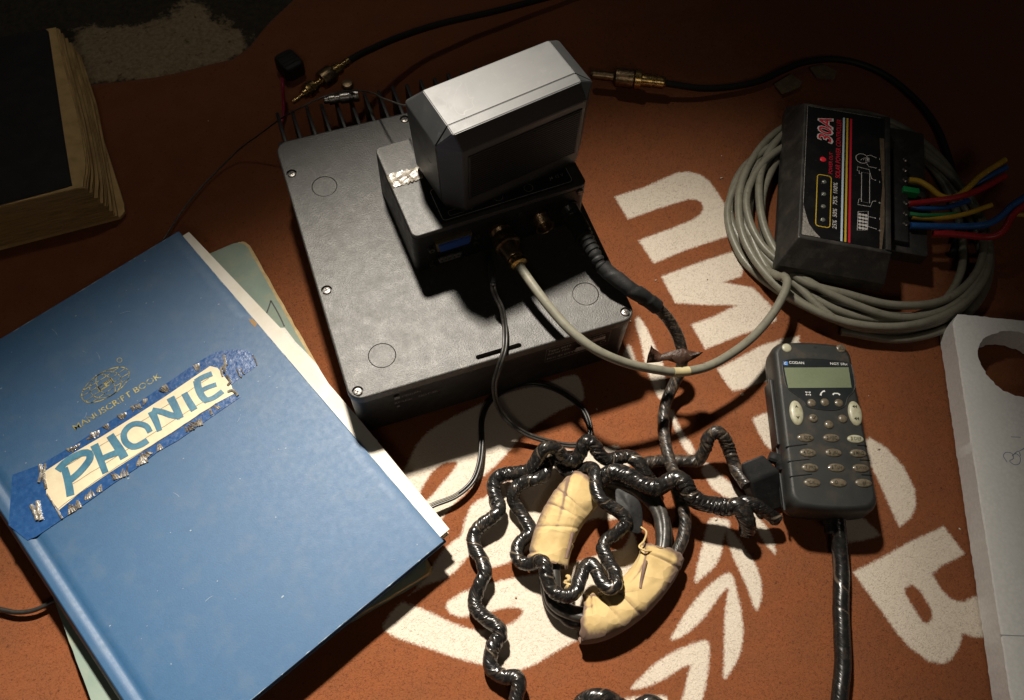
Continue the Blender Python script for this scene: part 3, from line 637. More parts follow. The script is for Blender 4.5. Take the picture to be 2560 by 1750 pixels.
# ================================================================== GREY CABLE: plug, loop and coil
GP = [(13.83,5.4,8.85),(14,4.58,8.7),(14.4,3.05,8.5),(14.99,1.26,8.2),(15.75,-0.47,7.9),(16.98,-2.05,7.4),(18.85,-3.12,6.4),(20.98,-3.83,5.4),(22.85,-4.23,4.6),(25.19,-4.26,4.1),(27.71,-3.63,3.7),(30.12,-2.65,3.4),(32.42,-1.27,3.2),(34.11,0.12,3.1),(34.89,1.08,2.9),(34.98,1.72,2.6),(34.82,2.04,2.2),(34.94,3.29,1.6)]
gcab = thing('grey_cable', 'thick grey cable plugged into the connector box, its slack coiled under the controller', 'cable', (44.5, 5.5, 0))
cc = np.array((45.2, 5.4)); turns = []
for k in range(9):
    ph = rng.uniform(0, 6.28); r0 = 10.9-.62*(k % 4)+rng.uniform(-.35, .35); ex = rng.uniform(-.5, .5); ey = rng.uniform(-.5, .5); z0 = .38+.62*(k//3)+rng.uniform(0, .15)
    turns.append((r0, ex, ey, z0, ph))
coil = []
N0 = 14
for k, (r0, ex, ey, z0, ph) in enumerate(turns):
    nxt = turns[(k+1) % len(turns)]
    for i in range(N0):
        t = i/N0; a = math.radians(205)-2*math.pi*t
        mixv = lambda q: turns[k][q]*(1-t)+nxt[q]*t
        r = mixv(0)*(1+.055*math.sin(2*a+ph)+.03*math.sin(3*a+2*ph))
        coil.append((cc[0]+mixv(1)+r*math.cos(a), cc[1]+mixv(2)+r*math.sin(a)*1.0, mixv(3)+.12*math.sin(3*a+ph)))
path = [tuple(q) for q in GP[:-1]]+coil[1:]
obj('cable', tube(path, .335, 12, .25), M['grey'], gcab, smooth=60)
mk = spline(GP, .12); sel = [q for q in mk if 22.2 < q[0] < 25.6 and q[2] > 4.4]
obj('marker_sleeve', tube(np.array(sel), .355, 14, raw=True), M['marker'], gcab, smooth=60)
ax = np.array(GP[0])-np.array(JFRONT(np.array([(6.38, 8.75, 1.0)]))[0])
p0 = JFRONT(np.array([(6.38, 8.75, .62)]))[0]; pl_len = np.linalg.norm(np.array(GP[0])-p0)
pd = (np.array(GP[0])-p0)/pl_len
prof = [(.6, 0), (.84, .02), (.86, .1), (.86, .62), (.80, .66), (.80, .72), (.95, .76), (.97, .82), (.97, .98), (.9, 1.03), (.74, 1.06), (.70, 1.5), (.60, 2.05), (.54, 2.12)]
obj('plug_body', along(lathe(prof, 28), p0, pd), M['oldbrass'], gcab)
kn = MB()
for k in range(26):
    a = 2*math.pi*k/26; kn.add(move(rbox(.07, .07, .14, .58, .02, .01), (.87*math.cos(a), .87*math.sin(a), 0)))
obj('knurled_ring', along((kn.verts(), kn.f), p0, pd), M['oldbrass'], gcab)
obj('clamp_nut', along(lathe([(.50, 2.1), (.60, 2.13), (.62, 2.3), (.55, 2.36), (.55, 2.44), (.63, 2.47), (.63, 2.72), (.5, 2.78), (.40, 2.8), (.36, pl_len+.1)], 22), p0, pd), M['brass'], gcab)
nt_ = MB()
for k in range(4):
    a = k*math.pi/2+.5; nt_.add(move(lathe([(.13, 2.35), (.14, 2.4), (.1, 2.6)], 10), (.55*math.cos(a), .55*math.sin(a), 0)))
obj('clamp_screw', along((nt_.verts(), nt_.f), p0, pd), M['steel'], gcab)

# ================================================================== POWER CABLE: strain relief, tape, down to the bundle
def helix_rf(pitch, amp, seed, namp=.05, wr=0.0):
    """overlapping turns of tape: a sharp step along a wandering helix, soft lumps and bunched wrinkles"""
    g = np.random.default_rng(seed); k1 = g.uniform(0, 6.28, 12)
    def rf_(s, th):
        wan = .35*np.sin(s*.55+k1[0])+.2*np.sin(s*1.3+k1[1])
        ph = (s/pitch+th/(2*np.pi)+wan) % 1.0
        step = amp*np.where(ph < .05, ph/.05, 1-(ph-.05)/.95*.8)-amp*.5
        lump = namp*(np.sin(s*1.7+th+k1[2])*np.sin(s*.6+k1[3])+.5*np.sin(s*3.3-2*th+k1[4]))
        out = 1+step+lump
        tw = th+s*2.3; rf_.co = np.stack([np.cos(tw)+0*s, np.sin(tw)+0*s, s*.45+0*th], -1)
        rf_.wrap = np.exp(-(np.minimum(ph, 1-ph)/.055)**2)*(.55+.45*np.sin(s*.7+th+k1[11]))
        if wr:
            mk_ = np.clip(1.6*np.sin(s*.83+k1[5])*np.sin(s*1.37+k1[6])+.25*np.sin(th+k1[7]), 0, 1)
            rid = np.abs(np.sin(s*8.5+1.5*th+1.3*np.sin(s*2.1+2*th)+k1[8]))**.6
            rid2 = np.abs(np.sin(s*3.1+2*th+1.1*np.sin(s*1.9-th)+k1[9]))**.5
            out = out+wr*mk_*(rid-.6)+wr*.55*(1-mk_)*(rid2-.8)*np.clip(np.sin(s*2.2+th*2+k1[10]), 0, 1)
        return out
    return rf_
def wrapattr(o, rf_):
    at = o.data.attributes.new('wrap', 'FLOAT', 'POINT'); at.data.foreach_set('value', np.asarray(rf_.wrap, np.float32).ravel())
    at = o.data.attributes.new('tapeco', 'FLOAT_VECTOR', 'POINT'); at.data.foreach_set('vector', np.asarray(rf_.co, np.float32).ravel()); return o
PC = [(18.85,8.4,8.7),(19.05,7.78,8.65),(19.19,6.79,8.6),(19.26,5.88,8.5),(19.44,4.76,8.3),(19.65,3.9,8),(20.3,2.79,7.8),(21.26,1.61,7.4),(22.5,0.79,6.4),(23.55,-0.13,5.2),(24.16,-1.29,4),(24.22,-2.44,3),(23.81,-3.29,2.2),(23.12,-3.92,1.5),(22.16,-4.92,1),(21.39,-6.28,0.8),(20.88,-7.83,0.9),(20.47,-9.49,1.3),(20.18,-10.68,1.75),(20.01,-12.05,1.4),(19.85,-13.31,1.2),(19.38,-14.33,1.1),(18.57,-15.21,1),(17.49,-15.99,0.9),(16.24,-16.69,0.8)]
pc = thing('power_cable', 'black taped cable hanging from the right socket of the connector box', 'cable', PC[12][:2]+(0,))
ps = spline(PC, .08)
i1 = int(np.argmin(np.linalg.norm(ps-np.array(PC[5]), axis=1))); i2 = int(np.argmin(np.linalg.norm(ps-np.array(PC[8]), axis=1)))
cut = ps[:i1+1]
def relief(s, th):
    t = s/ (np.max(s)); f_ = 1.25-.55*t
    gr_ = np.where((t > .38) & (np.sin(s*2*np.pi/.42) > .2), .84, 1.0)
    return f_*gr_
obj('strain_relief', tube(cut, .62, 20, raw=True, rf=relief), M['rubber'], pc, smooth=40)
obj('taped_section', tube(ps[i1:i2+8], .56, 20, raw=True, rf=helix_rf(1.5, .14, 3, .05)), M['rubber'], pc, smooth=40)
rg = MB()
g_ = np.array(ps[i2+6]); 
fl = np.array([(0, 0, 0), (.1, -.75, -.15), (.55, -.95, -.2), (.8, -.1, -.1), (.6, .5, .05), (.1, .45, .1)])
rg.add((np.concatenate([fl+g_, fl+g_-np.array((0, 0, .06))]), [(0, 1, 2, 3, 4, 5), (11, 10, 9, 8, 7, 6)]+[(i, i+6, (i+1) % 6+6, (i+1) % 6) for i in range(6)]))
hr = helix_rf(1.6, .06, 5, .02); wrapattr(obj('cable', tube(ps[i2:], .43, 20, raw=True, rf=hr), M['tapeold'], pc, smooth=40), hr)

# ================================================================== THIN TWIN FLEX from the box to under the book
def twin(name, label, pts, r, mat1, mat2, off=.16, loc=None):
    P = spline(pts, .2); T, U, B = frames(P)
    side = np.cross(T, np.array((0, 0, 1.))); side /= np.linalg.norm(side, axis=1)[:, None]+1e-9
    t = thing(name, label, 'cable', tuple(P[len(P)//2][:2])+(0,))
    tw = np.sin(np.arange(len(P))*.03)[:, None]
    obj('conductor', tube(P+side*off*.9, r, 9, raw=True), mat1, t, smooth=60)
    obj('conductor', tube(P-side*off*.9+np.array((0, 0, .0)), r, 9, raw=True), mat2, t, smooth=60)
    return t
TW = [(11.66,4.82,8.9),(11.52,4.24,8.7),(11.57,3.79,8.2),(11.75,3.1,7.7),(11.72,2.38,7.2),(11.49,1.45,7),(11.1,0.44,6.9),(10.61,-0.29,6.7),(10.24,-0.69,6),(9.89,-1.03,4.8),(9.83,-1.64,3.4),(10.21,-2.59,2),(11.35,-3.71,0.9),(12.72,-4.7,0.6),(14.15,-5.5,0.5),(15.08,-5.71,0.5),(15.88,-5.45,0.5),(16.28,-4.44,0.5),(16.22,-3.05,0.5),(15.35,-1.54,0.5),(14.16,-0.41,0.5),(12.75,0.13,0.5),(11.14,0.1,0.5),(9.82,-0.4,0.5),(8.82,-1.61,0.5),(8.24,-3.25,0.5),(7.53,-4.81,0.5),(6.61,-5.94,0.5),(5.2,-6.6,0.6),(3.54,-6.76,0.7),(2.46,-6.94,0.7),(0.8,-6.65,0.6)]
fx = twin('speaker_flex', 'thin black twin flex looping from the connector box across the blanket to the book', TW, .105, M['wire'], M['wire'], .115)
obj('pale_stripe', tube(spline(TW, .2)[170:]+np.array((0, 0, .10)), .035, 6, raw=True), M['wirestripe'], fx, smooth=60)
jk0 = np.array(TW[0]); jk1 = JFRONT(np.array([(4.6, 8.0, .1)]))[0]
jd = np.array(TW[0])-np.array(TW[1]); jd /= np.linalg.norm(jd)
obj('jack_sleeve', along(lathe([(.14, -.55), (.19, -.5), (.17, -.35), (.22, -.3), (.22, -.1), (.26, 0), (.28, .4), (.24, 1.2), (.1, 1.25)], 14), jk0, jd), M['rubber'], fx)
AW = [(9.48,16.2,15),(9.36,18.23,13),(9.1,20.63,11),(8.71,22.65,9.5),(8.38,24.57,8.2),(7.36,25.96,7.4),(5.84,26.67,6.9),(4.15,26.59,6.7),(2.41,26.51,6.2),(1.02,27.46,4.6),(-0.88,28.06,2.8),(-2.85,28.45,1.2),(-4.91,27.61,0.4),(-6.91,26.01,0.3),(-8.93,23.93,0.3),(-10.38,22.08,0.3),(-11.76,20.47,0.3)]
wt = tag(obj('thin_wire', tube(AW, .07, 8, .2), M['sleeve'], None, smooth=60, loc=AW[9][:2]+(0,)), 'very thin dark wire running from behind the speaker down to the blue book', 'wire')
LW = [(-26.93,-3.51,0.3),(-25.49,-4.31,0.3),(-24.53,-4.85,0.3),(-23.55,-5.08,0.3),(-22.78,-5.02,0.3),(-21.48,-4.77,0.3),(-19.93,-4.75,0.3)]
tag(obj('thin_wire', tube(LW, .16, 8, .2), M['wire'], None, smooth=60, loc=LW[2][:2]+(0,)), 'short end of black wire showing left of the blue book spine', 'wire')

# ================================================================== KINKED TAPED CORDS
def kinked(name, label, pts, r, mat, seed, group=None, pitch=1.35, amp=.13, namp=.055, wr=.2):
    P = spline(pts, .045)
    base = helix_rf(pitch, amp, seed, namp, wr)
    geo = tube(P, r, 28, raw=True, rf=base)
    return tag(wrapattr(obj(name, geo, mat, None, smooth=40, loc=tuple(pts[len(pts)//2][:2])+(0,)), base), label, 'cable', group)
KA = [(4.37,-21.66,0.6),(4.63,-20.82,0.8),(5.18,-19.87,1),(5.05,-19.46,1),(4.45,-19.23,0.8),(3.95,-18.71,0.7),(3.87,-18.06,0.7),(4.25,-17.3,0.8),(4.93,-16.71,0.9),(5.02,-16.19,0.9),(4.54,-15.43,0.7),(4.11,-14.48,0.6),(4.24,-13.82,0.6),(4.77,-13.16,0.8),(5.34,-12.52,1),(5.42,-11.61,0.9),(5.28,-10.68,0.7),(5.46,-9.87,0.6),(5.96,-9.32,0.7),(6.76,-9.13,0.9),(7.45,-8.87,1),(7.78,-8.34,0.8),(7.8,-7.76,0.7),(7.86,-6.97,0.7),(8.19,-6.43,0.8),(8.83,-6.31,1),(9.71,-6.53,1.2),(10.46,-6.77,1.5),(11.03,-6.59,2),(11.51,-6.19,2.5),(12.04,-5.99,2.8),(12.65,-6.11,2.6),(13.04,-6.54,2.1),(13.46,-6.97,1.7),(13.93,-7.19,1.7),(14.31,-7.01,2.2),(14.6,-6.61,2.7),(15.05,-6.47,2.9),(15.4,-6.88,2.7),(15.64,-7.52,2.2),(16.11,-7.87,1.8),(16.82,-7.97,1.7),(17.66,-8.16,1.8),(18.15,-8.84,1.8),(18.36,-9.56,1.5),(18.68,-10.04,1),(18.85,-10.78,0.7)]
kinked('kinked_cord', 'longest kinked cord in shiny black tape, snaking up from the bottom edge', KA, .485, M['tape'], 21, 'kinked taped cords')
KB = [(13.1,-6.5,1),(12.4,-6.37,1.1),(11.87,-6.91,1.3),(11.41,-7.44,1.6),(10.79,-7.62,1.8),(10.19,-7.5,1.6),(9.58,-7.53,1.4),(9.08,-7.79,1.3),(8.88,-8.24,1),(8.97,-8.75,0.8),(9.15,-9.36,0.7),(9.35,-10.13,0.7),(9.32,-10.78,0.7),(8.71,-11.06,0.7),(8.09,-11.5,0.7),(7.83,-12.14,0.8),(7.97,-12.68,0.9),(8.42,-13.06,1.3),(9.01,-13.08,1.9),(9.19,-13.6,2.3),(9.05,-14.31,2.2),(9.04,-14.98,2),(9.36,-15.56,2),(9.82,-15.99,2.2),(10.42,-15.99,2.4),(11.06,-15.28,2.2),(11.67,-14.59,2),(12.17,-14.45,2),(12.32,-15.01,2.2),(12.32,-15.84,2.5),(12.59,-16.51,2.7),(13.14,-16.4,2.7),(13.44,-15.56,2.3),(13.4,-14.53,1.7),(13.5,-13.66,1.4),(14.01,-13.13,1.4),(14.71,-13.02,1.8),(15.4,-12.79,2.2),(15.48,-12.23,2.4),(14.96,-11.55,2.6),(14.36,-10.79,2.8),(14.29,-9.85,2.8),(14.7,-8.77,2.5),(14.79,-8.07,1.9),(14.22,-7.89,1.3),(13.47,-7.78,1),(13.12,-7.14,0.8),(13,-6.41,0.7)]
kinked('kinked_cord', 'kinked black taped cord looping over the tan wrapped bundle', KB, .455, M['tape'], 22, 'kinked taped cords')
KC = [(15.1,-9.06,1.6),(15.95,-8.94,2),(16.62,-9.3,2.2),(17.25,-9.92,2.2),(17.85,-10.59,2.2),(18.49,-11.03,2.3),(19.21,-11.02,2.7),(19.85,-11.07,3),(20.19,-11.58,2.9),(20.38,-12.33,2.6),(20.87,-12.94,2.3),(21.75,-13.47,2.2),(22.49,-13.88,2.3),(23.12,-14.1,2.6),(23.38,-14.64,2.5),(23.46,-15.28,2),(23.53,-15.8,1.3)]
kinked('kinked_cord', 'thickest lumpy black taped cord reaching right, its end hooked downward', KC, .60, M['tape'], 23, 'kinked taped cords', 1.6, .12, .06, .2)
KD = [(18.33,-8.89,1.2),(19.04,-8.79,1),(20.26,-8.99,0.8),(21.46,-9.36,0.8),(22.51,-9.75,0.9),(23.06,-9.44,1.6),(23.51,-8.87,2.5),(24.06,-8.78,2.9),(24.49,-9.24,2.6),(24.73,-10,1.9),(24.74,-10.87,1.5),(24.75,-11.84,1.5),(24.82,-12.85,1.7)]
kinked('kinked_cord', 'dusty black cord arching up and into the black rubber boot', KD, .455, M['tapeold'], 24, 'kinked taped cords', 1.1)
KE = [(23.53,-13.94,1.9),(23.92,-13.99,2.2),(24.3,-14.28,2.3),(24.89,-14.77,2),(25.57,-15.31,1.4),(25.94,-15.65,1.1)]
kinked('kinked_cord', 'short black taped cord stub below the rubber boot', KE, .46, M['tape'], 25, 'kinked taped cords', 1.5)
KF = [(7.91,-22.9,0.7),(8.4,-22.41,1),(9.07,-22.24,1.4),(9.77,-22.39,1.5),(10.38,-22.83,1.3),(10.9,-23.43,1),(11.52,-23.88,0.9),(12.08,-23.76,1.2),(12.61,-23.78,1.3),(13.12,-24.16,1.1),(13.48,-24.86,0.8)]
kinked('kinked_cord', 'tops of black taped cord loops peeking over the bottom edge', KF, .5, M['tape'], 26, 'kinked taped cords')

# ================================================================== WRAPPED BUNDLE: coiled cable with two tan cloth wraps
CEN = np.array([(13.81,-13.66,0)][0])
RING = [(16.85,-9.55,0.9),(15.33,-8.72,0.9),(13.52,-9.39,0.95),(11.62,-10.76,1),(10.22,-12.36,0.95),(9.31,-14.05,0.85),(9.25,-15.73,0.85),(10.06,-17.12,0.9),(11.38,-17.73,1),(13.3,-17.59,1.1),(15.22,-16.85,1.1),(16.87,-15.68,1.05),(17.94,-14.11,1),(18.31,-12.25,0.95),(17.98,-10.56,0.9)]
bu = thing('wrapped_cable_bundle', 'coil of black cable bound with two tan cloth wraps in the middle of the blanket', 'cable bundle', tuple(CEN))
def shrink(pts, k, dz): 
    P = np.array(pts, float); P[:, :2] = CEN[:2]+(P[:, :2]-CEN[:2])*k; P[:, 2] += dz; return P
for k, (sc_, dz, r) in enumerate(((1.06, -.35, .42), (.93, .15, .40), (1.0, -.4, .42), (1.02, .28, .36))):
    P = shrink(RING, sc_, dz); P[:, :2] += NR.normal(0, .14, (len(P), 2)); P[:, 2] = np.maximum(P[:, 2], r)
    obj('cable_turn', tube(P, r, 14, .15, closed=True, rf=helix_rf(1.4, .05, 40+k, .015)), M['sleeve'] if k != 2 else M['tapeold'], bu, smooth=45)
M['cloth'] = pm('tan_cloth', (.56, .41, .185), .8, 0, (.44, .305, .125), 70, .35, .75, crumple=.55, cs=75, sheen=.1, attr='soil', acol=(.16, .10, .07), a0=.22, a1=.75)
M['clothdark'] = pm('soiled_seam', (.14, .085, .07), .8, 0, (.22, .14, .09), 200)
def wrap(i0, i1, r, seed, flat=.8, flare=.12):
    P = spline(RING, .05, True); n = len(P); A = P[int(n*i0):int(n*i1)]
    g = np.random.default_rng(seed); k1 = g.uniform(0, 6.28, 16)
    T, U, B = frames(A); s = np.concatenate([[0], np.cumsum(np.linalg.norm(np.diff(A, axis=0), axis=1))]); L_ = s[-1]
    th = 2*np.pi*np.arange(96)/96
    out = []; soil = []
    for k in range(len(A)):
        t = s[k]/L_; q = s[k]
        R_ = r*(1+flare*(2*abs(t-.5))**3+.05*np.sin(th*2+q*.35+k1[0])+.03*np.sin(th*3-q*.5+k1[1]))
        so = np.zeros(96)
        # sharp pleats that run with the bundle: a ridge with a valley beside it
        for j, (w_, a_) in enumerate(((.13, .075), (.10, .06), (.16, .08), (.09, .05), (.12, .065))):
            c = k1[2+j]+.5*math.sin(q*.5+k1[j])+.22*(q-L_/2)*(1 if j % 2 else -1); d = np.angle(np.exp(1j*(th-c)))
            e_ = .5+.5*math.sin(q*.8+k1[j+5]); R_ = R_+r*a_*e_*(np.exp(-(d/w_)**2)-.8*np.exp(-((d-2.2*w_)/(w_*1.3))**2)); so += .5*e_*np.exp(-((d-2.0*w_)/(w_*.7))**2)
        # cross creases where the cloth buckles on the inside of the bend
        for j in range(6):
            q0 = L_*(.12+.155*j)+.55*np.sin(th*1.0+k1[j+4])*(.4+.6*math.sin(k1[j+8])); wdt = .07+.05*abs(math.sin(k1[j+3]*3))
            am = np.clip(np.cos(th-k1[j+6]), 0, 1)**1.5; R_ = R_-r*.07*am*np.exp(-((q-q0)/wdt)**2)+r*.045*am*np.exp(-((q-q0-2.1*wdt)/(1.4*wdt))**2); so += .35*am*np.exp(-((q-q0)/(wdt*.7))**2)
        off = np.cos(th)[:, None]*U[k]+np.sin(th)[:, None]*B[k]
        v = A[k]+R_[:, None]*off*np.array((1, 1, flat))
        v[:, 2] = np.maximum(v[:, 2], .04)
        if k in (0, len(A)-1): v += (T[k]*(1 if k else -1))*(.12*np.sin(th*4+k1[7])+.08*np.sin(th*9))[:, None]
        out.append(v)
        rad = np.linalg.norm(v[:, :2]-CEN[:2], axis=1)-np.linalg.norm(A[k][:2]-CEN[:2])
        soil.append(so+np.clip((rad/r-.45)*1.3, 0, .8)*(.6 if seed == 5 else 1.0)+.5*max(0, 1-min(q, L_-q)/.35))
    SOIL.append(np.array(soil)); return loft(out, False, False)
SOIL = []
w1 = obj('cloth_wrap', wrap(.10, .335, 1.42, 5, .66, .0), M['cloth'], bu, smooth=70)
w2 = obj('cloth_wrap', wrap(.50, .775, 1.42, 9, .70, .10), M['cloth'], bu, smooth=70)
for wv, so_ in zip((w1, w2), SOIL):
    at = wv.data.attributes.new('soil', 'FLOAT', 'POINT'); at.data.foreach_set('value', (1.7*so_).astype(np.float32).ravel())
    md = wv.modifiers.new('thickness', 'SOLIDIFY'); md.thickness = .0007; md.offset = 0
# frayed thread and stitch at the wrap ends
th1 = [(10.52,-14.61,1.4),(10.5,-14.93,1.8),(10.22,-14.98,1.5),(10.36,-15.25,1.7),(10.13,-15.32,1.4),(10.27,-15.61,1.5),(10.09,-15.7,1.2)]; obj('frayed_thread', tube(th1, .13, 8, .08, rf=lambda s, th: 1+.3*np.sin(s*14+th)), M['cloth'], bu)
th2 = [(16.38,-13.23,2),(16.58,-13.69,2.1),(16.21,-14.18,2),(15.77,-14.41,1.9),(15.97,-14.83,2.1),(16.44,-15.01,2),(16.9,-15.29,1.8)]; obj('frayed_thread', tube(th2, .07, 7, .08), M['cloth'], bu)
for pts in ([(14.67,-17.08,2.2),(14.95,-16.65,2.2),(15.32,-16.08,2.25),(15.76,-15.5,2.2)], [(10.77,-13.57,2),(11.25,-12.9,2.1),(11.8,-12.08,2.15)]):
    obj('soiled_seam', tube(np.array(pts)-np.array((0, 0, .1)), .12, 8, .1), M['clothdark'], bu)
# flat black tape flag on the bundle
FLG = [(15.76,-9.91,2.2),(16.23,-10.7,2.5),(16.87,-11.31,2.5),(17.03,-11.97,2.2),(16.75,-12.77,2),(16.32,-13.74,1.9),(15.9,-13.53,1.9),(15.46,-13.32,2),(15.34,-12.61,2.2),(15.19,-11.57,2.3),(15.46,-10.72,2.2)]
fm_ = np.array(FLG); c_ = fm_.mean(0)+np.array((0, 0, .25)); nF = len(fm_)
mid = (fm_+c_)/2+np.column_stack([np.zeros(nF), np.zeros(nF), .12*np.sin(np.arange(nF)*2.2)])
fg = obj('tape_flag', (np.vstack([fm_, mid, c_]), [(i, (i+1) % nF, nF+(i+1) % nF, nF+i) for i in range(nF)]+[(nF+i, nF+(i+1) % nF, 2*nF) for i in range(nF)]), M['rubber'], bu, smooth=60)
md = fg.modifiers.new('thickness', 'SOLIDIFY'); md.thickness = .0006; md.offset = 0
sub = fg.modifiers.new('round', 'SUBSURF'); sub.levels = 2; sub.render_levels = 2

# dried leaf caught under the grey cable
LF = np.array([(20.91,-2.72,4.4),(21.1,-2.35,4.9),(21.25,-2.19,5.3),(21.26,-2.13,5.9),(21.52,-2.12,5.3),(21.81,-2.27,5),(22.17,-2.49,4.6),(22.29,-2.58,4.9),(22.83,-2.74,5.2),(23.56,-2.83,5.3),(23.96,-2.98,5),(24.46,-3.27,4.9),(24.84,-3.57,5.3),(24.57,-3.61,5),(24.21,-3.68,4.9),(23.71,-3.75,4.8),(23.36,-3.9,4.7),(23.01,-4.03,4.9),(22.93,-3.65,4.7),(22.77,-3.38,4.6),(22.32,-3.18,4.8),(22.04,-3.01,4.6),(21.7,-3.06,4.7),(21.41,-2.9,4.5)])
M['leaf'] = pm('dry_brown_leaf', (.034, .016, .011), .45, 0, (.065, .031, .019), 220, .35, .7, bump=.5, bs=350, bd=.0012, rv=.1, spec=.35)
spine_ = np.array([(20.96,-2.68,4.5),(21.4,-2.45,4.8),(21.97,-2.71,4.6),(22.54,-3.04,5),(23.28,-3.25,4.8),(23.94,-3.45,5),(24.66,-3.53,5.2)])
lv = np.vstack([LF, spine_]); nL = len(LF)
tri = tessellate_polygon([[Vector((p[0], p[1], 0)) for p in LF]])
# grid of the leaf: fan from the nearest midrib point
lf_f = []; near = [int(np.argmin(np.linalg.norm(spine_[:, :2]-p[:2], axis=1))) for p in LF]
for i in range(nL):
    j = (i+1) % nL; a, b2 = near[i], near[j]
    if a == b2: lf_f.append((i, j, nL+a))
    else:
        st = 1 if b2 > a else -1; lf_f.append((i, j, nL+b2))
        for q in range(a, b2, st): lf_f.append((i, nL+q+st, nL+q))
leaf = tag(obj('dry_leaf', (lv, lf_f), M['leaf'], None, smooth=60, loc=tuple(LF.mean(0)[:2])+(0,)), 'crumpled dark brown dry leaf caught where the grey and black cables cross', 'leaf')
md = leaf.modifiers.new('t', 'SOLIDIFY'); md.thickness = .0002

# black rubber boot beside the handset
bt = thing('rubber_boot', 'square black rubber boot leaning against the left side of the handset', 'rubber boot', [(26.35,-12.25,0)][0])
q0 = np.array([(24.72,-11.37,2.6),(26.48,-11.32,2.9),(27.18,-12.76,2.6),(24.96,-12.77,2.2)]); 
def hexa(top, bot):
    v = np.vstack([bot, top]); return v, [(0, 1, 2, 3)[::-1], (4, 5, 6, 7)]+[(i, (i+1) % 4, 4+(i+1) % 4, 4+i) for i in range(4)]
q1 = np.array([(24.97,-12.78,0.25),(26.69,-12.59,0.25),(27.69,-14.87,0.25),(25.15,-14.79,0.25)])
bo = obj('boot_body', hexa(q0[::-1], q1[::-1]), M['rubber'], bt)
mdv = bo.modifiers.new('b', 'BEVEL'); mdv.width = .0018; mdv.segments = 3
kb = [(26.93,-11.57,2.5),(27.45,-12.06,2.5),(27.51,-12.57,2.3)]; obj('boot_collar', tube(kb, .42, 14, .1, rf=helix_rf(.5, .12, 77, .08)), M['rubber'], bt)

# ================================================================== HANDSET
HA = math.radians(-20.8); hx_ = np.array((math.cos(HA), math.sin(HA), 0)); hy_ = np.array((-math.sin(HA), math.cos(HA), 0))
HC = np.array((31.46, -10.66, 0)); HF = frame2(HC, hx_, hy_); HZ = 3.46
hs = thing('radio_handset', 'grey telephone handset with keypad and green screen beside the white foam slab', 'handset', tuple(HC), -20.8)
M['hs'] = pm('charcoal_handset_plastic', (.022, .0235, .0225), .45, 0, (.030, .031, .029), 60, .35, .7, rv=.07, bump=.35, bs=2200, dust=(.085, .062, .04), ds=60, d0=.54, d1=.85, spec=.4)
M['hsd'] = pm('dark_handset_plastic', (.020, .021, .021), .42, 0, (.035, .036, .035), 80, rv=.06, bump=.1, bs=1800)
M['key'] = pm('grimy_translucent_key', (.17, .145, .105), .33, 0, (.10, .075, .045), 500, .35, .65, spec=.6, coat=.3)
M['keypale'] = pm('pale_rubber_key', (.46, .45, .33), .4, 0, (.34, .31, .2), 300, .4, .7, spec=.5, coat=.2)
M['lcd'] = pm('green_lcd', (.17, .20, .125), .35, 0, (.145, .175, .105), 40, .4, .7, spec=.5, fine=.1)
M['window'] = pm('dark_display_window', (.018, .022, .024), .18, 0, (.03, .034, .035), 60, spec=.6)
M['white'] = pm('white_print', (.72, .72, .7), .5)
M['bluep'] = pm('blue_print', (.06, .22, .62), .5)
M['dark'] = pm('dark_print', (.02, .017, .012), .5)
def outline(ins, lift=0):
    p = rrect(6.12-2*ins, 12.75-2*ins, max(.85-ins*.6, .15), 9)
    # more points along the straight sides so the ends can be arched
    q = []
    for i in range(len(p)):
        a, b2 = p[i], p[(i+1) % len(p)]
        n = max(1, int(np.linalg.norm(b2-a)/.5))
        for t in range(n): q.append(a+(b2-a)*t/n)
    q = np.array(q); w_ = 1+.022*(-q[:, 1]/6.4)
    q[:, 0] *= w_; q[:, 1] += np.sign(q[:, 1])*.28*(1-(q[:, 0]/3.1)**2)*np.clip(np.abs(q[:, 1])/6.4, 0, 1)**4
    return q
hl = []
for ins, z in ((.9, .25), (.45, .5), (.12, 1.0), (.02, 1.55)): hl.append(z3(outline(0), z)*np.array((1-ins/3.1, 1-ins/6.4, 1)))
obj('back_shell', tr(loft(hl), HF), M['hsd'], hs, smooth=50, wn=True)
hl = []
for ins, z in ((.03, 1.6), (0, 1.75), (0, 2.75), (.05, 3.05), (.14, 3.25), (.27, 3.39), (.42, HZ)): hl.append(z3(outline(0), z)*np.array((1-ins/3.1, 1-ins/6.4, 1)))
obj('front_shell', tr(loft(hl), HF), M['hs'], hs, smooth=50, wn=True)
obj('talk_button', tr(rbox(.24, 5.2, 1.3, 2.75, .1, .08, -3.14, 1.0), HF), M['hsd'], hs)
obj('side_rail', tr(rbox(.16, 10.2, 2.05, 2.25, .06, .04, -3.13, -1.2), HF), M['hsd'], hs)
def hflat(name, pts, z, mat, par=None, dz=.03):
    return obj(name, prism(pts, z, z+dz), mat, par or hs, smooth=30)
WIN = soft([(30.91,-5.21),(33.33,-5.92),(35.75,-7.06),(35.53,-7.77),(35.11,-8.87),(34.7,-9.29),(34.08,-9.52),(33.58,-10.12),(32.74,-10.17),(31.86,-9.82),(30.87,-9.28),(30.85,-8.61),(30.61,-8.15),(30.2,-7.51),(30.32,-6.83)], 2)
wn = hflat('display_window', WIN, HZ+.002, M['window'])
obj('window_rim', tr(tube(np.column_stack([WIN, np.full(len(WIN), HZ+.02)]), .035, 6, .2, closed=True), lambda v: v), M['hs'], hs)
hflat('screen', [(30.79,-5.9),(35.36,-7.39),(34.75,-8.93),(30.29,-7.48)], HZ+.034, M['lcd'], wn, .012)
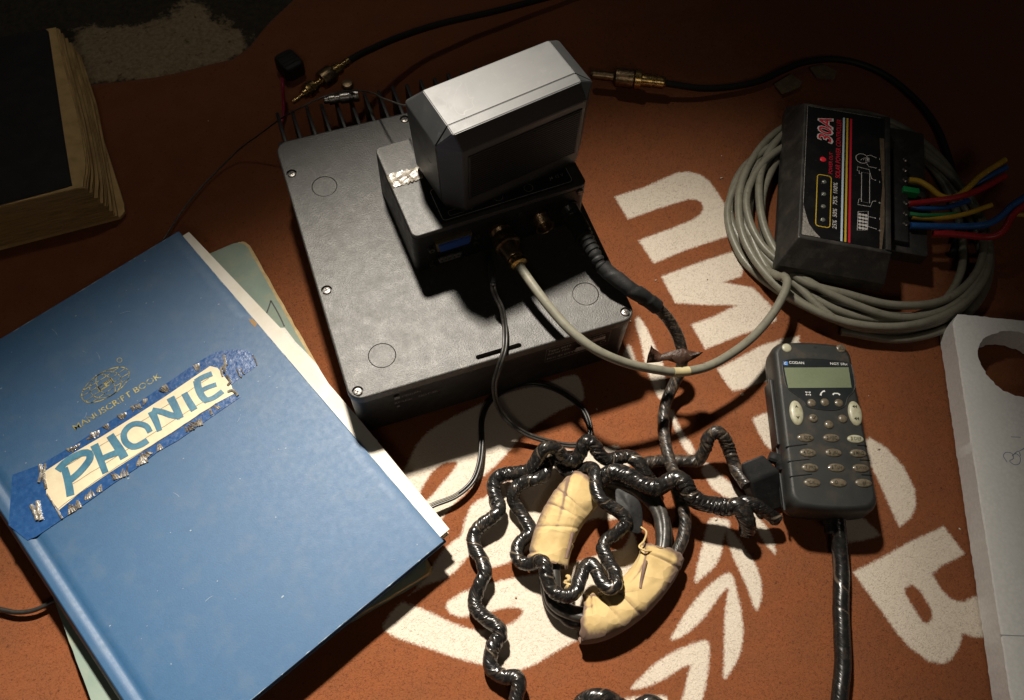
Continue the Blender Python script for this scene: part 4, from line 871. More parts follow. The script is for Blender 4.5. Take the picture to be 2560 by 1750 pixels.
def htext(s, x, y, w_, h_, mat, par, z=HZ+.04, bold=.006, c=False):
    o = WL_(x, y)
    fr_ = frame2((o[0], o[1], z), hx_, hy_)
    return obj('lettering', tr(text(s, 0, 0, w_, h_, bold, center=c), fr_), mat, par, smooth=0)
def WL_(x, y): return (x, y)
P_ = [(31.29,-5.72),(34.18,-6.77),(30.85,-5.69),(31.47,-8.34),(32.48,-8.67),(33.41,-9.04)]
htext('CODAN', *P_[0], 1.12, .21, M['white'], wn); htext('NGT SRx', *P_[1], 1.28, .20, M['white'], wn)
fr_ = frame2((P_[2][0], P_[2][1], HZ+.04), hx_, hy_); lo_ = MB(); lo_.add(poly2([(0, 0), (.32, 0), (.32, .3), (0, .3)])); obj('logo_square', tr((lo_.verts(), lo_.f), fr_), M['bluep'], wn, smooth=0)
lo_ = mbof(ribbon(arc(.16, .15, .09, .09, 60, 300, 8), .04), ribbon([(.02, .15), (.1, .15)], .04)); fr_ = frame2((P_[2][0], P_[2][1], HZ+.044), hx_, hy_); obj('logo_mark', tr((lo_.verts(), lo_.f), fr_), M['white'], wn, smooth=0)
for k in range(3):
    fr_ = frame2((P_[3+k][0], P_[3+k][1], HZ+.044), hx_, hy_)
    if k == 0: g_ = mbof(ribbon([(-.18, -.13), (.18, .13)], .09), ribbon([(-.18, .13), (.18, -.13)], .09), poly2(circ(.13, 10)))
    elif k == 1: g_ = mbof(ribbon([(-.17, -.17), (-.1, .02), (.04, .16), (.2, .2)], [.14, .09, .09, .14]))
    else: g_ = mbof(ribbon([(-.26, -.06), (-.14, .06), (.14, .06), (.26, -.06)], [.14, .09, .09, .14]))
    obj('call_symbol', tr((g_.verts(), g_.f), fr_), M['white'], wn, smooth=0)
def dome(a, b2, h, n=28):
    L = []
    for k in range(6):
        t = math.pi/2*k/5; c = math.cos(t)*.98+.02
        L.append(np.array([(a*c*math.cos(2*math.pi*i/n), b2*c*math.sin(2*math.pi*i/n), h*math.sin(t)) for i in range(n)]))
    L.insert(0, L[0]-np.array((0, 0, .06))); return loft(L)
def key(pt, a, b2, mat, h=.14, tx=None, tm=None):
    fr_ = frame2((pt[0], pt[1], HZ+.005), hx_, hy_)
    k_ = obj('key', tr(dome(a, b2, h), fr_), mat, hs, smooth=60)
    if tx:
        f2 = frame2((pt[0], pt[1], HZ+.005+h+.008), hx_, hy_)
        t_ = text(tx, 0, -.13, min(a*1.25, .16*len(tx)+.1), .25, .004, center=True)
        obj('key_legend', tr(t_, f2), tm or M['dark'], k_, smooth=0)
    return k_
KEYS = [(29.63,-11.37),(31.39,-11.97),(33,-12.59),(29.27,-12.44),(30.99,-13.01),(32.63,-13.61),(28.87,-13.47),(30.62,-14.06),(32.25,-14.65),(28.49,-14.5),(30.23,-15.09),(31.88,-15.67)]
LEG = ['1 QZ', '2 ABC', '3 DEF', '4 GHI', '5 JKL', '6 MNO', '7 PRS', '8 TUV', '9 WXY', '*CALL', '0 _', '#']
for k, p in enumerate(KEYS): key(p, .60, .32, M['keypale'] if k == 2 else M['key'], .13, LEG[k])
for k, p in enumerate([(29.94,-9.44),(33.97,-10.83)]):
    ky = key(p, .50, .98, M['keypale'], .2)
    for s_ in (1, -1):
        f2 = frame2((p[0], p[1], HZ+.19), hx_, hy_)
        if k == 0: tri_ = mbof(poly2([(-.13, .42*s_-.1*s_), (.13, .42*s_-.1*s_), (0, .42*s_+.14*s_)]))
        else: tri_ = mbof(poly2([(-.02, .47*s_-.13), (-.02, .47*s_+.13), (-.2, .47*s_)]), poly2([(.14, .47*s_-.13), (.14, .47*s_+.13), (-.01, .47*s_)]))
        obj('arrow_mark', tr((tri_.verts(), tri_.f), f2), M['dark'], ky, smooth=0)
for k, p in enumerate([(31.35,-9.1),(32.3,-9.36),(33.25,-9.73),(30.89,-10.21),(32.9,-10.92),(31.73,-11.01)]):
    kk = key(p, .33, .33, M['key'], .15)
f2 = frame2((*[(30.89,-10.21)][0], HZ+.17), hx_, hy_); g_ = mbof(ribbon([(-.12, .0), (-.03, -.1), (.14, .12)], .05)); obj('tick_mark', tr((g_.verts(), g_.f), f2), M['dark'], hs, smooth=0)
for k, p in enumerate([(31.76,-4.47),(35.63,-5.8)]):
    kk = key(p, .36, .36, M['keypale'] if k == 0 else M['key'], .1)
    if k == 1:
        f2 = frame2((p[0], p[1], HZ+.115), hx_, hy_); g_ = mbof(ribbon([(-.18, -.12), (.18, -.12), (0, .19)], .035, True)); obj('triangle_mark', tr((g_.verts(), g_.f), f2), M['dark'], kk, smooth=0)
obj('microphone_hole', tr(dome(.15, .09, .01), frame2((*[(33.8,-5.1)][0], HZ), hx_, hy_)), M['black'], hs)
for k, seg in enumerate(([(27.83,-11.49),(29.53,-11.82)], [(27.48,-12.51),(29.13,-12.87)], [(27.11,-13.55),(28.77,-13.92)], [(32.89,-13.03),(33.87,-13.43)], [(32.49,-14.07),(33.52,-14.45)], [(32.06,-15.07),(33.07,-15.48)])):
    a, b2 = np.array(seg[0]), np.array(seg[1])
    P3 = np.column_stack([a+(b2-a)*np.linspace(0, 1, 8)[:, None], np.full(8, HZ+.004)])
    lc = np.column_stack([(P3[:, :2]-HC[:2])@hx_[:2], (P3[:, :2]-HC[:2])@hy_[:2]]); lc[:, 0] = np.clip(lc[:, 0], -2.9, 2.9)
    P3[:, :2] = HC[:2]+lc[:, :1]*hx_[:2]+lc[:, 1:2]*hy_[:2]; P3 = P3[np.concatenate([[True], np.linalg.norm(np.diff(P3, axis=0), axis=1) > .02])]
    # the groove bends down over the edge of the shell
    e_ = 0 if k < 3 else -1; P3[e_, 2] -= .10; P3[1 if k < 3 else -2, 2] -= .01
    obj('grip_groove', tube(P3, .045, 6, .1), M['black'], hs)
obj('cord_gland', along(lathe([(.55, 0), (.5, .5), (.42, .55), (.40, 1.1), (.34, 1.2)], 16), HF(np.array([(.25, -6.35, 1.5)]))[0], -hy_-np.array((0, 0, .25))), M['rubber'], hs)
HCD = [(29.9,-17,1.5),(29.66,-17.7,1.2),(29.51,-18.33,0.95),(29.13,-19.33,0.75),(28.44,-20.82,0.62),(27.45,-22.48,0.62),(26.6,-24.14,0.65),(25.79,-25.74,0.6),(24.48,-27.64,0.6),(23.7,-28.9,0.6)]
hr = helix_rf(3.2, .05, 61, .015)
tag(wrapattr(obj('handset_cord', tube(spline(HCD, .08), .55, 28, raw=True, rf=hr), M['tapesmooth'], None, smooth=30, loc=HCD[5][:2]+(0,)), hr), 'straight black taped cord running down from the bottom of the handset', 'cable')

# ================================================================== SOLAR CONTROLLER on the coil
cu = np.array((.864, -.503, 0)); cv = np.array((.503, .864, 0)); CC = np.array((42.9, 7.8, 0)); CF = frame2(CC, cu, cv)
ct = thing('solar_charge_controller', 'black box with red 30A lettering and striped label lying on the grey coil', 'controller', tuple(CC), math.degrees(math.atan2(cu[1], cu[0])))
M['dustyblack'] = pm('dusty_black_alloy', (.020, .019, .018), .5, 0, (.036, .033, .030), 50, .35, .7, rv=.1, bump=.25, bs=900, dust=(.075, .063, .05), ds=90, d0=.5, d1=.75)
M['label'] = pm('glossy_black_label', (.009, .009, .010), .2, 0, (.02, .019, .018), 60, .5, .8, rv=.06, dust=(.06, .052, .042), ds=500, d0=.62, d1=.8)
M['lred'] = pm('red_ink', (.62, .02, .04), .35); M['lwhite'] = pm('white_ink', (.7, .68, .66), .4, 0, (.45, .43, .41), 300); M['lyellow'] = pm('yellow_ink', (.62, .42, .04), .4); M['lblue'] = pm('pale_blue_ink', (.55, .66, .75), .4)
M['led'] = pm('clear_led', (.16, .17, .14), .15, spec=.8); M['ledred'] = pm('red_led', (.85, .03, .05), .3)
M['silver'] = pm('peeled_silver_edge', (.3, .28, .25), .4, 0, (.1, .095, .085), 700)
M['crud'] = pm('brown_dust_line', (.15, .105, .065), .95, 0, (.09, .065, .04), 400, bump=.5, bs=1500)
def rect(u0, u1, v0, v1, c=.12): return rrect(u1-u0, v1-v0, c, 4, (u0+u1)/2, (v0+v1)/2)
obj('housing', tr(loft([z3(rect(-4.3, 4.1, -8.3, 8.6), 1.45), z3(rect(-4.4, 4.2, -8.4, 8.7), 1.6), z3(rect(-4.4, 4.2, -8.35, 8.6), 2.7), z3(rect(-3.45, 3.8, -7.1, 7.1), 4.95), z3(rect(-3.38, 3.72, -7.03, 7.03), 5.0)]), CF), M['dustyblack'], ct)
obj('label_plate', tr(prism(rect(-3.28, 3.25, -6.8, 6.8, .15), 5.0, 5.03), CF), M['label'], ct)
obj('edge_ridge', tr(rbox(.42, 13.8, 4.9, 5.16, .08, .07, 3.5, 0), CF), M['dustyblack'], ct)
TF = frame2(CC+np.array((0, 0, 5.045)), cv, -cu)         # text runs up the label
TF2 = frame2(CC+np.array((0, 0, 5.05)), cv, -cu); TF0 = frame2(CC+np.array((0, 0, 5.04)), cv, -cu)
def lab(name, geos, mat, fn=TF):
    mb_ = mbof(*geos); return obj(name, tr((mb_.verts(), mb_.f), fn), mat, ct, smooth=0)
lab('current_outline', [text('30A', 2.95, 1.02, 2.85, 1.24, .045, .25)], M['lwhite'], TF0)
lab('current_rating', [text('30A', 3.05, 1.12, 2.65, 1.08, .012, .25)], M['lred'], TF2)
lab('product_title', [text('SOLAR POWER CONTROLLER', -.55, .33, 6.35, .40, .006, .12), text('POWER OUT', -.25, .97, 2.3, .30, .006, .12)], M['lred'])
lab('percent_scale', [text(q, x_, .52, w_, .34, .004, .12) for q, x_, w_ in (('25%', -5.7, .85), ('50%', -4.55, .85), ('75%', -3.3, .85), ('100%', -2.15, 1.1))], M['lwhite'])
lab('indicator_frame', [ribbon(rrect(5.2, 1.12, .25, 5, -3.1, 1.6), .07, True)], M['lyellow'])
for nm, u_, w_, mt in (('white_stripe', -.12, .16, 'lblue'), ('yellow_stripe', .18, .15, 'lyellow'), ('red_stripe', .48, .17, 'lred')): lab(nm, [ribbon([(-6.78, -u_), (6.1, -u_)], w_)], M[mt])
sy = [ribbon(circ(.5, 24, 1.95, -1.42), .045, True), ribbon([(1.75, -1.3), (1.95, -1.45), (1.8, -1.55), (2.1, -1.6)], .04), ribbon([(2.3, -1.75), (2.45, -2.1), (2.3, -2.55)], .04), ribbon([(1.5, -1.8), (1.2, -2.0), (1.2, -2.55)], .04)]
for q in range(3): sy.append(ribbon([(1.7, -1.75-.12*q), (2.15, -1.75-.12*q)], .045))
sy += [ribbon([(-2.55, -1.4), (.5, -1.4), (.5, -2.05), (-2.55, -2.05)], .045, True), ribbon([(.3, -1.4), (.3, -1.2), (.6, -1.2), (.6, -1.05), (1.0, -1.05), (.9, -2.0), (.0, -2.2), (-.1, -2.5)], .04), ribbon([(-2.3, -1.4), (-2.3, -1.2), (-2.7, -1.15), (-2.9, -1.1), (-2.9, -2.1), (-2.3, -2.3), (-2.25, -2.5)], .04)]
sy += [ribbon([(-3.4, -1.95), (-3.6, -1.15), (-5.45, -1.1), (-5.25, -1.9)], .05, True), ribbon([(-3.9, -1.95), (-3.95, -2.5)], .04), ribbon([(-4.9, -1.95), (-5.0, -2.55)], .04)]
for i in range(5):
    for j in range(3): sy.append(poly2(circ(.13, 8, -3.85-.33*i, -1.3-.24*j)))
for tx_, ty_ in ((2.3, -2.55), (1.2, -2.55), (-.1, -2.5), (-2.25, -2.5), (-3.95, -2.5), (-5.0, -2.55)): sy.append(poly2(circ(.055, 8, tx_, ty_)))
for tx_, ty_ in ((1.05, -2.85), (-2.35, -2.85), (-5.1, -2.85)): sy += [ribbon([(tx_-.1, ty_), (tx_+.1, ty_)], .035), ribbon([(tx_, ty_-.1), (tx_, ty_+.1)], .035)]
for tx_, ty_ in ((2.2, -2.85), (-.2, -2.85), (-3.95, -2.85)): sy.append(ribbon([(tx_-.1, ty_), (tx_+.1, ty_)], .035))
lab('wiring_symbols', sy, M['lwhite'])
lab('label_border', [ribbon([(-6.75, 3.2), (6.75, 3.2), (6.75, -3.0)], .05)], M['silver'])
lab('peeled_corner', [poly2([(-6.78, 3.2), (-3.6, 3.22), (-4.4, 3.05), (-5.6, 2.7), (-6.2, 2.3), (-6.78, 1.75)])], M['silver'])
for k, v_ in enumerate((-1.2, -2.45, -3.7, -5.03)):
    obj('indicator_lamp', tr(move(dome(.2, .2, .1, 14), (-1.6, v_, 5.05)), CF), M['led'], ct)
obj('indicator_lamp', tr(move(dome(.26, .26, .06, 16), (-1.75, 1.15, 5.05)), CF), M['ledred'], ct)
cr_ = np.column_stack([np.linspace(-6.9, 4.5, 60), -3.02+.06*noise1(60, 3)]); obj('dust_line', tr((ribbon(cr_, .12+.18*np.abs(noise1(60, 4)))), frame2(CC+np.array((0, 0, 5.04)), cv, -cu)), M['crud'], ct, smooth=0)
obj('terminal_deck', tr(rbox(3.5, 13.2, 1.5, 2.75, .2, .1, 5.9, 1.6), CF), M['dustyblack'], ct)
obj('terminal_block', tr(rbox(1.2, 9.6, 2.7, 3.25, .08, .05, 5.3, .5), CF), M['plastic'], ct)
TS = [(48.95,6.76),(47.76,4.68),(47.17,3.71),(46.63,2.81),(50.11,8.68),(49.52,7.71)]
for k, p in enumerate(TS):
    sc = obj('terminal_screw', move(lathe([(.30, 0), (.30, .1), (.22, .18)], 16), (p[0], p[1], 3.2)), M['steel'], ct)
    obj('screw_slot', move(rbox(.42, .07, .12, .186, .02, .004), (p[0], p[1], 3.2)), M['black'], sc)
p = [(48.63,5.54)][0]
M['fuse'] = pm('green_fuse', (.01, .27, .07), .3, spec=.6)
fz = obj('blade_fuse', tr(rbox(1.35, .55, 2.8, 3.55, .1, .06), frame2((p[0], p[1], 0), cu, cv)), M['fuse'], ct)
WC = {'yellow': (.55, .34, .03), 'red': (.42, .02, .025), 'blue': (.02, .11, .36), 'green': (.03, .24, .09), 'grey': (.12, .11, .1)}
for k_, c_ in WC.items(): M['w_'+k_] = pm(k_+'_insulation', c_, .38, 0, tuple(q*.75 for q in c_), 200)
WIRES = [
 ('yellow', 'yellow wire from the topmost used controller screw, dipping then rising right', [(49.1,6.59,3.35),(49.81,6.16,3.4),(50.22,5.31,3.5),(50.52,4.42,3.5),(50.95,3.86,3.6),(51.61,3.59,3.9),(52.68,3.86,4.3),(53.73,4.3,4.7),(54.86,4.55,5.1),(56.21,4.82,5.4)], .26),
 ('blue', 'dark blue wire beneath the rising yellow wire right of the controller', [(52.76,3.71,3),(53.32,3.92,3.5),(54.04,4.15,4),(54.94,4.24,4.5),(56.38,4.4,4.9)], .25),
 ('red', 'upper red wire on the controller terminals next to the green fuse', [(47.82,4.43,3.3),(48.83,4.26,3.3),(49.94,3.95,3.5),(50.96,3.6,3.8),(52.05,3.37,4.1),(53.06,3.35,4.3),(54.03,3.38,4.6),(55.63,3.6,5)], .27),
 ('blue', 'short light blue wire just under the upper red wire', [(48.1,4.38,2.95),(48.78,3.93,3),(49.94,3.53,3),(51.07,3.31,3),(52.16,3.36,2.9),(53.29,3.47,2.8)], .22),
 ('green', 'green wire lying along the lower yellow wire at the terminals', [(47.31,3.51,3.35),(48.06,3.08,3.4),(49.22,2.71,3.4),(50.38,2.47,3.3),(51.23,2.4,3.2)], .20),
 ('yellow', 'lower yellow wire ending in a bare tip right of the controller', [(47.45,3.28,3.2),(48.31,2.88,3.2),(49.74,2.34,3.3),(50.84,2.05,3.5),(51.95,1.86,3.8),(52.95,1.84,4),(53.63,1.78,4.2)], .22),
 ('blue', 'long blue wire from the bottom controller screw curving up to the right edge', [(46.82,2.52,3.25),(48.13,2,3.3),(49.86,1.43,3.3),(51.44,0.8,3.5),(52.56,0.44,3.8),(53.65,0.55,4.2),(54.57,0.92,4.7),(55.64,1.1,5.2),(56.81,1.25,5.5)], .29),
 ('red', 'lowest red wire curving up to the right edge beside the blue one', [(48.46,1.41,2.9),(49.69,0.91,3),(50.91,0.29,3.1),(52.13,-0.33,3.2),(52.88,-0.61,3.5),(53.6,-0.42,3.9),(54.46,0.28,4.4),(55.5,0.62,4.9),(56.76,0.89,5.2)], .30),
 ('yellow', 'stub of yellow wire behind the red one at the right edge', [(55.49,0.63,3.6),(55.96,0.37,3.7),(56.5,0.01,3.8)], .2)]
for c_, lb_, pts, r in WIRES:
    tag(obj('coloured_wire', tube(pts, r*.95, 10, .2), M['w_'+c_], None, smooth=60, loc=tuple(pts[len(pts)//2][:2])+(0,)), lb_, 'wire', 'coloured wires of the controller')

# ================================================================== BOOKS
BX = np.array((.927, .3747, 0)); BX /= np.linalg.norm(BX); BY = np.array((-BX[1], BX[0], 0)); BO = np.array((3.29, -9.96, 0))-21.0*BX
BF = frame2(BO, BX, BY); BA = math.degrees(math.atan2(BX[1], BX[0]))
bk = thing('blue_manuscript_book', 'large blue hardback book with a taped hand painted paper label', 'book', tuple(BO+np.array((0, 0, 1.0))), BA)
M['bookblue'] = pm('blue_book_cloth', (.022, .080, .175), .52, 0, (.028, .095, .20), 160, .3, .75, rv=.04, bump=.10, bs=1100, dust=(.075, .12, .18), ds=55, d0=.50, d1=.85, spec=.5, fine=.28, warp=1.2)
M['bookedge'] = pm('worn_blue_edge', (.02, .13, .38), .5, 0, (.05, .16, .36), 200)
M['paper'] = pm('white_paper', (.72, .68, .60), .8, 0, (.64, .58, .47), 60, .4, .8, bump=.1, bs=600)
M['paperpile'] = pm('page_edges', (.66, .58, .44), .85, 0, (.45, .37, .25), 120, .35, .7, stretch=(1, 1, 18), bump=.5, bs=300)
BH = 32.75
def cover(x0, x1, y0, y1, z0, z1): return rbox(x1-x0, y1-y0, z0, z1, .08, .035, (x0+x1)/2, (y0+y1)/2)
# front cover with the hinge groove
prof = [(0.0, 2.36), (.0, 2.56), (.08, 2.62), (.35, 2.635), (.62, 2.62), (.78, 2.54), (.95, 2.52), (1.12, 2.56), (1.3, 2.61), (1.6, 2.62)]
xs_ = [q[0] for q in prof]+[4, 8, 12, 16, 20, 20.94, 21.0, 21.0, 20.94]; zs_ = [q[1] for q in prof]+[2.62]*5+[2.615, 2.58, 2.40, 2.37]
xs_ += [0.1]; zs_ += [2.36]
nY = 24; L = []
for k in range(nY+1):
    y = BH*k/nY
    L.append(np.array([(x, y, z+.05*math.sin(y*.1)*(x/21)**2) for x, z in zip(xs_, zs_)]))
obj('front_cover', tr(loft([q[::-1] for q in L]), BF), M['bookblue'], bk, smooth=30)
obj('back_cover', tr(cover(.1, 21.35, .15, BH+.05, 1.02, 1.24), BF), M['bookblue'], bk)
spn = [np.array([(-.28*math.sin(math.pi*t)-.02, y, 1.04+1.42*t) for t in np.linspace(0, 1, 9)]+[(.15, y, 2.40), (.15, y, 1.1)]) for y in (0, BH)]
obj('spine', tr(loft([spn[0], spn[1]]), BF), M['bookblue'], bk, smooth=60)
# page block in leaves, fanned out a little to the right
for k in range(9):
    z0 = 1.26+k*.12; dx = .62+.30*math.sin(k*.9)*.5+.02*k
    pg = [(.4, .35+.05*rng.random()), (21.0+dx*.95, .38+.06*rng.random()), (21.12+dx*1.1, BH*.33), (21.1+dx*1.15, BH*.62), (20.85+dx*.85, BH-.35+.05*rng.random()), (.4, BH-.35)]
    obj('page_leaves', tr(prism(pg, z0, z0+.112), BF), M['paper'] if k > 6 else M['paperpile'], bk, smooth=0)
# torn squared sheet sticking out
M['squared'] = None
m, nt, b = mat_new('squared_paper'); tc = nt.nodes.new('ShaderNodeTexCoord'); sx = nt.nodes.new('ShaderNodeSeparateXYZ'); nt.links.new(tc.outputs['Object'], sx.inputs[0])
g = None
for ax_ in (0, 1):
    a1 = nd(nt, 'ShaderNodeMath', operation='MULTIPLY'); nt.links.new(sx.outputs[ax_], a1.inputs[0]); a1.inputs[1].default_value = 100/.55
    a2 = nd(nt, 'ShaderNodeMath', operation='FRACT'); nt.links.new(a1.outputs[0], a2.inputs[0])
    a3 = nd(nt, 'ShaderNodeMath', operation='LESS_THAN'); nt.links.new(a2.outputs[0], a3.inputs[0]); a3.inputs[1].default_value = .10
    if g is None: g = a3
    else:
        a4 = nd(nt, 'ShaderNodeMath', operation='MAXIMUM'); nt.links.new(g.outputs[0], a4.inputs[0]); nt.links.new(a3.outputs[0], a4.inputs[1]); g = a4
ms_ = nd(nt, 'ShaderNodeMath', operation='MULTIPLY'); nt.links.new(g.outputs[0], ms_.inputs[0]); ms_.inputs[1].default_value = .45
nt.links.new(mix(nt, ms_.outputs[0], (.72, .69, .62), (.52, .50, .48)), b.inputs['Base Color']); b.inputs['Roughness'].default_value = .8
tn = np.array([(-5.3,11.36),(-4.29,10.1),(-3.09,9.71),(-2.61,8.27),(-2.08,7.15),(-1.57,5.96),(-1.39,5.08),(-1.1,3.98),(-0.76,3.15),(-0.57,2.37),(-0.32,2.11),(-0.17,1.19),(0.11,0.48),(0.51,-0.34),(1.09,-1.34),(0.94,-1.77),(0.36,-1.74),(0.29,-2.56),(-0.66,-0.38),(-3.54,6.99)])
to_ = thing('torn_sheet', 'torn squared paper sheet sticking out between the blue book and the radio', 'paper', tuple(tn.mean(0))+(1.9,), BA)
tv, tf_ = cap_holes(tn if area(tn) > 0 else tn[::-1], [], 2.02)
tv = np.array(tv); tv[:, 2] += .10*np.sin(tv[:, 1]*.5)
te = obj('sheet', (tv, tf_), m, to_, smooth=60); md = te.modifiers.new('t', 'SOLIDIFY'); md.thickness = .0003
# tape and painted label
M['bluetape'] = pm('clear_tape_over_blue', (.016, .070, .215), .24, 0, (.028, .10, .27), 250, .4, .7, rv=.08, spec=.8, coat=.3, bump=.3, bs=260)
TP = [(-22.97,3.76),(-21.15,3.91),(-19.95,4.28),(-18.64,4.73),(-17.3,5.27),(-15.85,5.84),(-14.57,6.28),(-13.62,6.74),(-11.44,7.65),(-9.77,8.38),(-8.23,8.83),(-7.07,8.64),(-6.2,8.35),(-5.75,7.82),(-5.64,6.8),(-5.9,6.67),(-7.11,6.16),(-7.93,5.69),(-7.32,4.65),(-9.93,3.61),(-12.01,2.75),(-13.54,2.33),(-15.01,1.61),(-16.69,0.98),(-18.27,0.3),(-20.15,-0.44),(-21.9,-1.11),(-22.47,-1.18),(-23.52,0.25)]
tape_o = obj('clear_tape', prism(TP, 2.665, 2.678), M['bluetape'], bk, smooth=0)
M['labelpaper'] = pm('aged_label_paper', (.74, .65, .44), .55, 0, (.66, .54, .36), 90, .4, .75, bump=.3, bs=220, spec=.6, coat=.25, stretch=(1, 1, 1))
LP = [(-20.86,3.32),(-19.13,3.99),(-16.94,4.68),(-14.68,5.48),(-12.35,6.35),(-9.95,7.35),(-8.87,7.79),(-8.39,7.47),(-7.96,6.37),(-7.72,5.76),(-7.68,5.06),(-9,4.72),(-11.46,3.8),(-14.22,2.78),(-16.9,1.8),(-18.82,1.03),(-20.3,0.24),(-20.69,1.1),(-20.97,1.57)]
lbv = obj('painted_label', prism(LP, 2.684, 2.70), M['labelpaper'], bk, smooth=0)
# fold lines in the label
fold = MB()
for q in ("a", "b"):
    pass
for seg in ([(-19.8,3.15),(-16.57,4.2),(-13.4,5.25),(-9.13,6.85)], [(-19.21,1.81),(-15.89,2.99),(-12.71,4.11),(-9.43,5.27)], [(-20.36,0.34),(-16.88,1.88),(-13.31,3.11),(-9,4.71)]):
    pp = np.array(seg); pp = spline(np.column_stack([pp, np.zeros(len(pp))]), .4)[:, :2]; pp = pp+NR.normal(0, .015, pp.shape); fold.add(ribbon(pp, .035))
M['fold'] = pm('fold_line', (.25, .19, .12), .7, 0, (.45, .36, .24), 300)
fold.v = [v+np.array((0, 0, 2.716)) for v in fold.v]; obj('fold_lines', fold, M['fold'], lbv, smooth=0)
M['paint'] = pm('teal_brush_paint', (.022, .125, .21), .45, 0, (.06, .20, .29), 130, .35, .7, stretch=(1, 1, 1), bump=.2, bs=400)
STK = [([(-19.62,3.14),(-19.52,2.39),(-19.47,1.62),(-19.46,1)], .50), ([(-20.06,3.09),(-19.6,3.47),(-18.99,3.74),(-18.3,3.85),(-17.91,3.67),(-17.91,3.28),(-18.26,2.87),(-18.81,2.43),(-19.39,2.11)], .45),
 ([(-17.5,4.22),(-17.31,3.37),(-17.17,2.55),(-17.05,1.89)], .50), ([(-16.39,4.59),(-16.11,3.85),(-15.86,3.18),(-15.69,2.59)], .50), ([(-17.37,2.96),(-16.72,3.08),(-15.95,3.16)], .42),
 ([(-13.74,3.95),(-13.95,4.52),(-14.58,4.91),(-15.11,4.81),(-15.48,4.38),(-15.44,3.73),(-15.04,3.25),(-14.49,3.21),(-14,3.39)], .46),
 ([(-13.4,5.51),(-13.23,4.69),(-13.11,3.84)], .46), ([(-13.35,5.59),(-12.71,5.22),(-12.17,4.79),(-11.56,4.48)], .46), ([(-11.98,6.17),(-11.77,5.32),(-11.58,4.34)], .46),
 ([(-11,6.2),(-10.81,5.47),(-10.56,4.66)], .46),
 ([(-9.98,6.92),(-9.98,6.18),(-9.83,5.5),(-9.56,5.05)], .48), ([(-10.08,6.85),(-9.55,7.04),(-8.85,7.13)], .42), ([(-9.92,6),(-9.36,6.13),(-8.72,6.18)], .34), ([(-9.72,5.15),(-9.08,5.2),(-8.4,5.5)], .40)]
for pts, w_ in STK:
    pp = np.column_stack([np.array(pts), np.zeros(len(pts))]); pp = spline(pp, .15)[:, :2]
    ww = w_*(1+.10*noise1(len(pp), int(abs(pts[0][0])*100)))
    v, f = ribbon(pp, ww); v = v+np.array((0, 0, 2.724+.002*rng.random())); obj('brush_stroke', (v, f), M['paint'], lbv, smooth=0)
# crinkles of the tape along both long edges
cr = MB()
def crinkle(a, b2, h, w_):
    """a pinched fold of film: a few narrow facets fanning from the edge inwards"""
    a, b2 = np.array(a), np.array(b2); d = b2-a; ln_ = np.linalg.norm(d)+1e-9; n_ = np.array((-d[1], d[0]))/ln_
    nf = rng.choice((2, 3, 3, 4)); x0 = -w_*nf*.5; skew = rng.uniform(-.5, .5)*ln_
    for q in range(nf):
        w1, w2 = w_*rng.uniform(.6, 1.3), w_*rng.uniform(.1, .5)
        l_ = rng.uniform(.7, 1.15); c = a+n_*(x0+w_*q); e_ = a+d*l_+n_*(x0*.5+w_*.5*q+skew*l_*l_)
        m_ = a+d*l_*.5+n_*(x0*.8+w_*.8*q+skew*.2)
        z = 2.70; hz = h*rng.uniform(.4, 1)
        v = np.array([(*(c-n_*w1*.5), z), (*c, z+hz*.6), (*(c+n_*w1*.5), z), (*(m_-n_*w1*.42), z), (*m_, z+hz), (*(m_+n_*w1*.42), z), (*(e_-n_*w2*.5), z), (*e_, z+hz*.4), (*(e_+n_*w2*.5), z)])
        cr.add((v, [(0, 1, 4, 3), (1, 2, 5, 4), (3, 4, 7, 6), (4, 5, 8, 7)]))
up_e = np.array([(-19.93,4.26),(-18.62,4.7),(-17.28,5.24),(-15.84,5.81),(-14.56,6.26),(-13.61,6.72),(-11.43,7.62),(-9.76,8.35)]); up_i = np.array([(-19.82,3.74),(-18.52,4.17),(-17.1,4.68),(-15.84,5.16),(-14.66,5.57),(-13.55,6.02),(-11.27,6.93),(-9.55,7.53)])
lo_e = np.array([(-20.14,-0.46),(-18.95,-0.04),(-18.26,0.28),(-16.68,0.96),(-15,1.58),(-13.53,2.3),(-12,2.72),(-9.92,3.58),(-8.55,4.25)]); lo_i = np.array([(-20.29,0.32),(-18.92,0.87),(-18.3,1.22),(-16.9,1.79),(-15.3,2.41),(-13.76,2.97),(-12.2,3.54),(-10.23,4.3),(-8.79,4.85)])
def lerp(P, t): i = min(int(t*(len(P)-1)), len(P)-2); u = t*(len(P)-1)-i; return P[i]*(1-u)+P[i+1]*u
for e, i_, n_ in ((up_e, up_i, 12), (lo_e, lo_i, 18)):
    for k in range(n_):
        t = min(.999, max(0, (k+rng.uniform(-.6, 1.6))/n_)); a, b2 = lerp(e, t), lerp(i_, min(.999, max(0, t+rng.uniform(-.015, .02))))
        q = rng.uniform(.0, .25); crinkle(a*(1-q)+b2*q, a*(.2)+b2*.8, rng.uniform(.05, .14), rng.uniform(.12, .26))
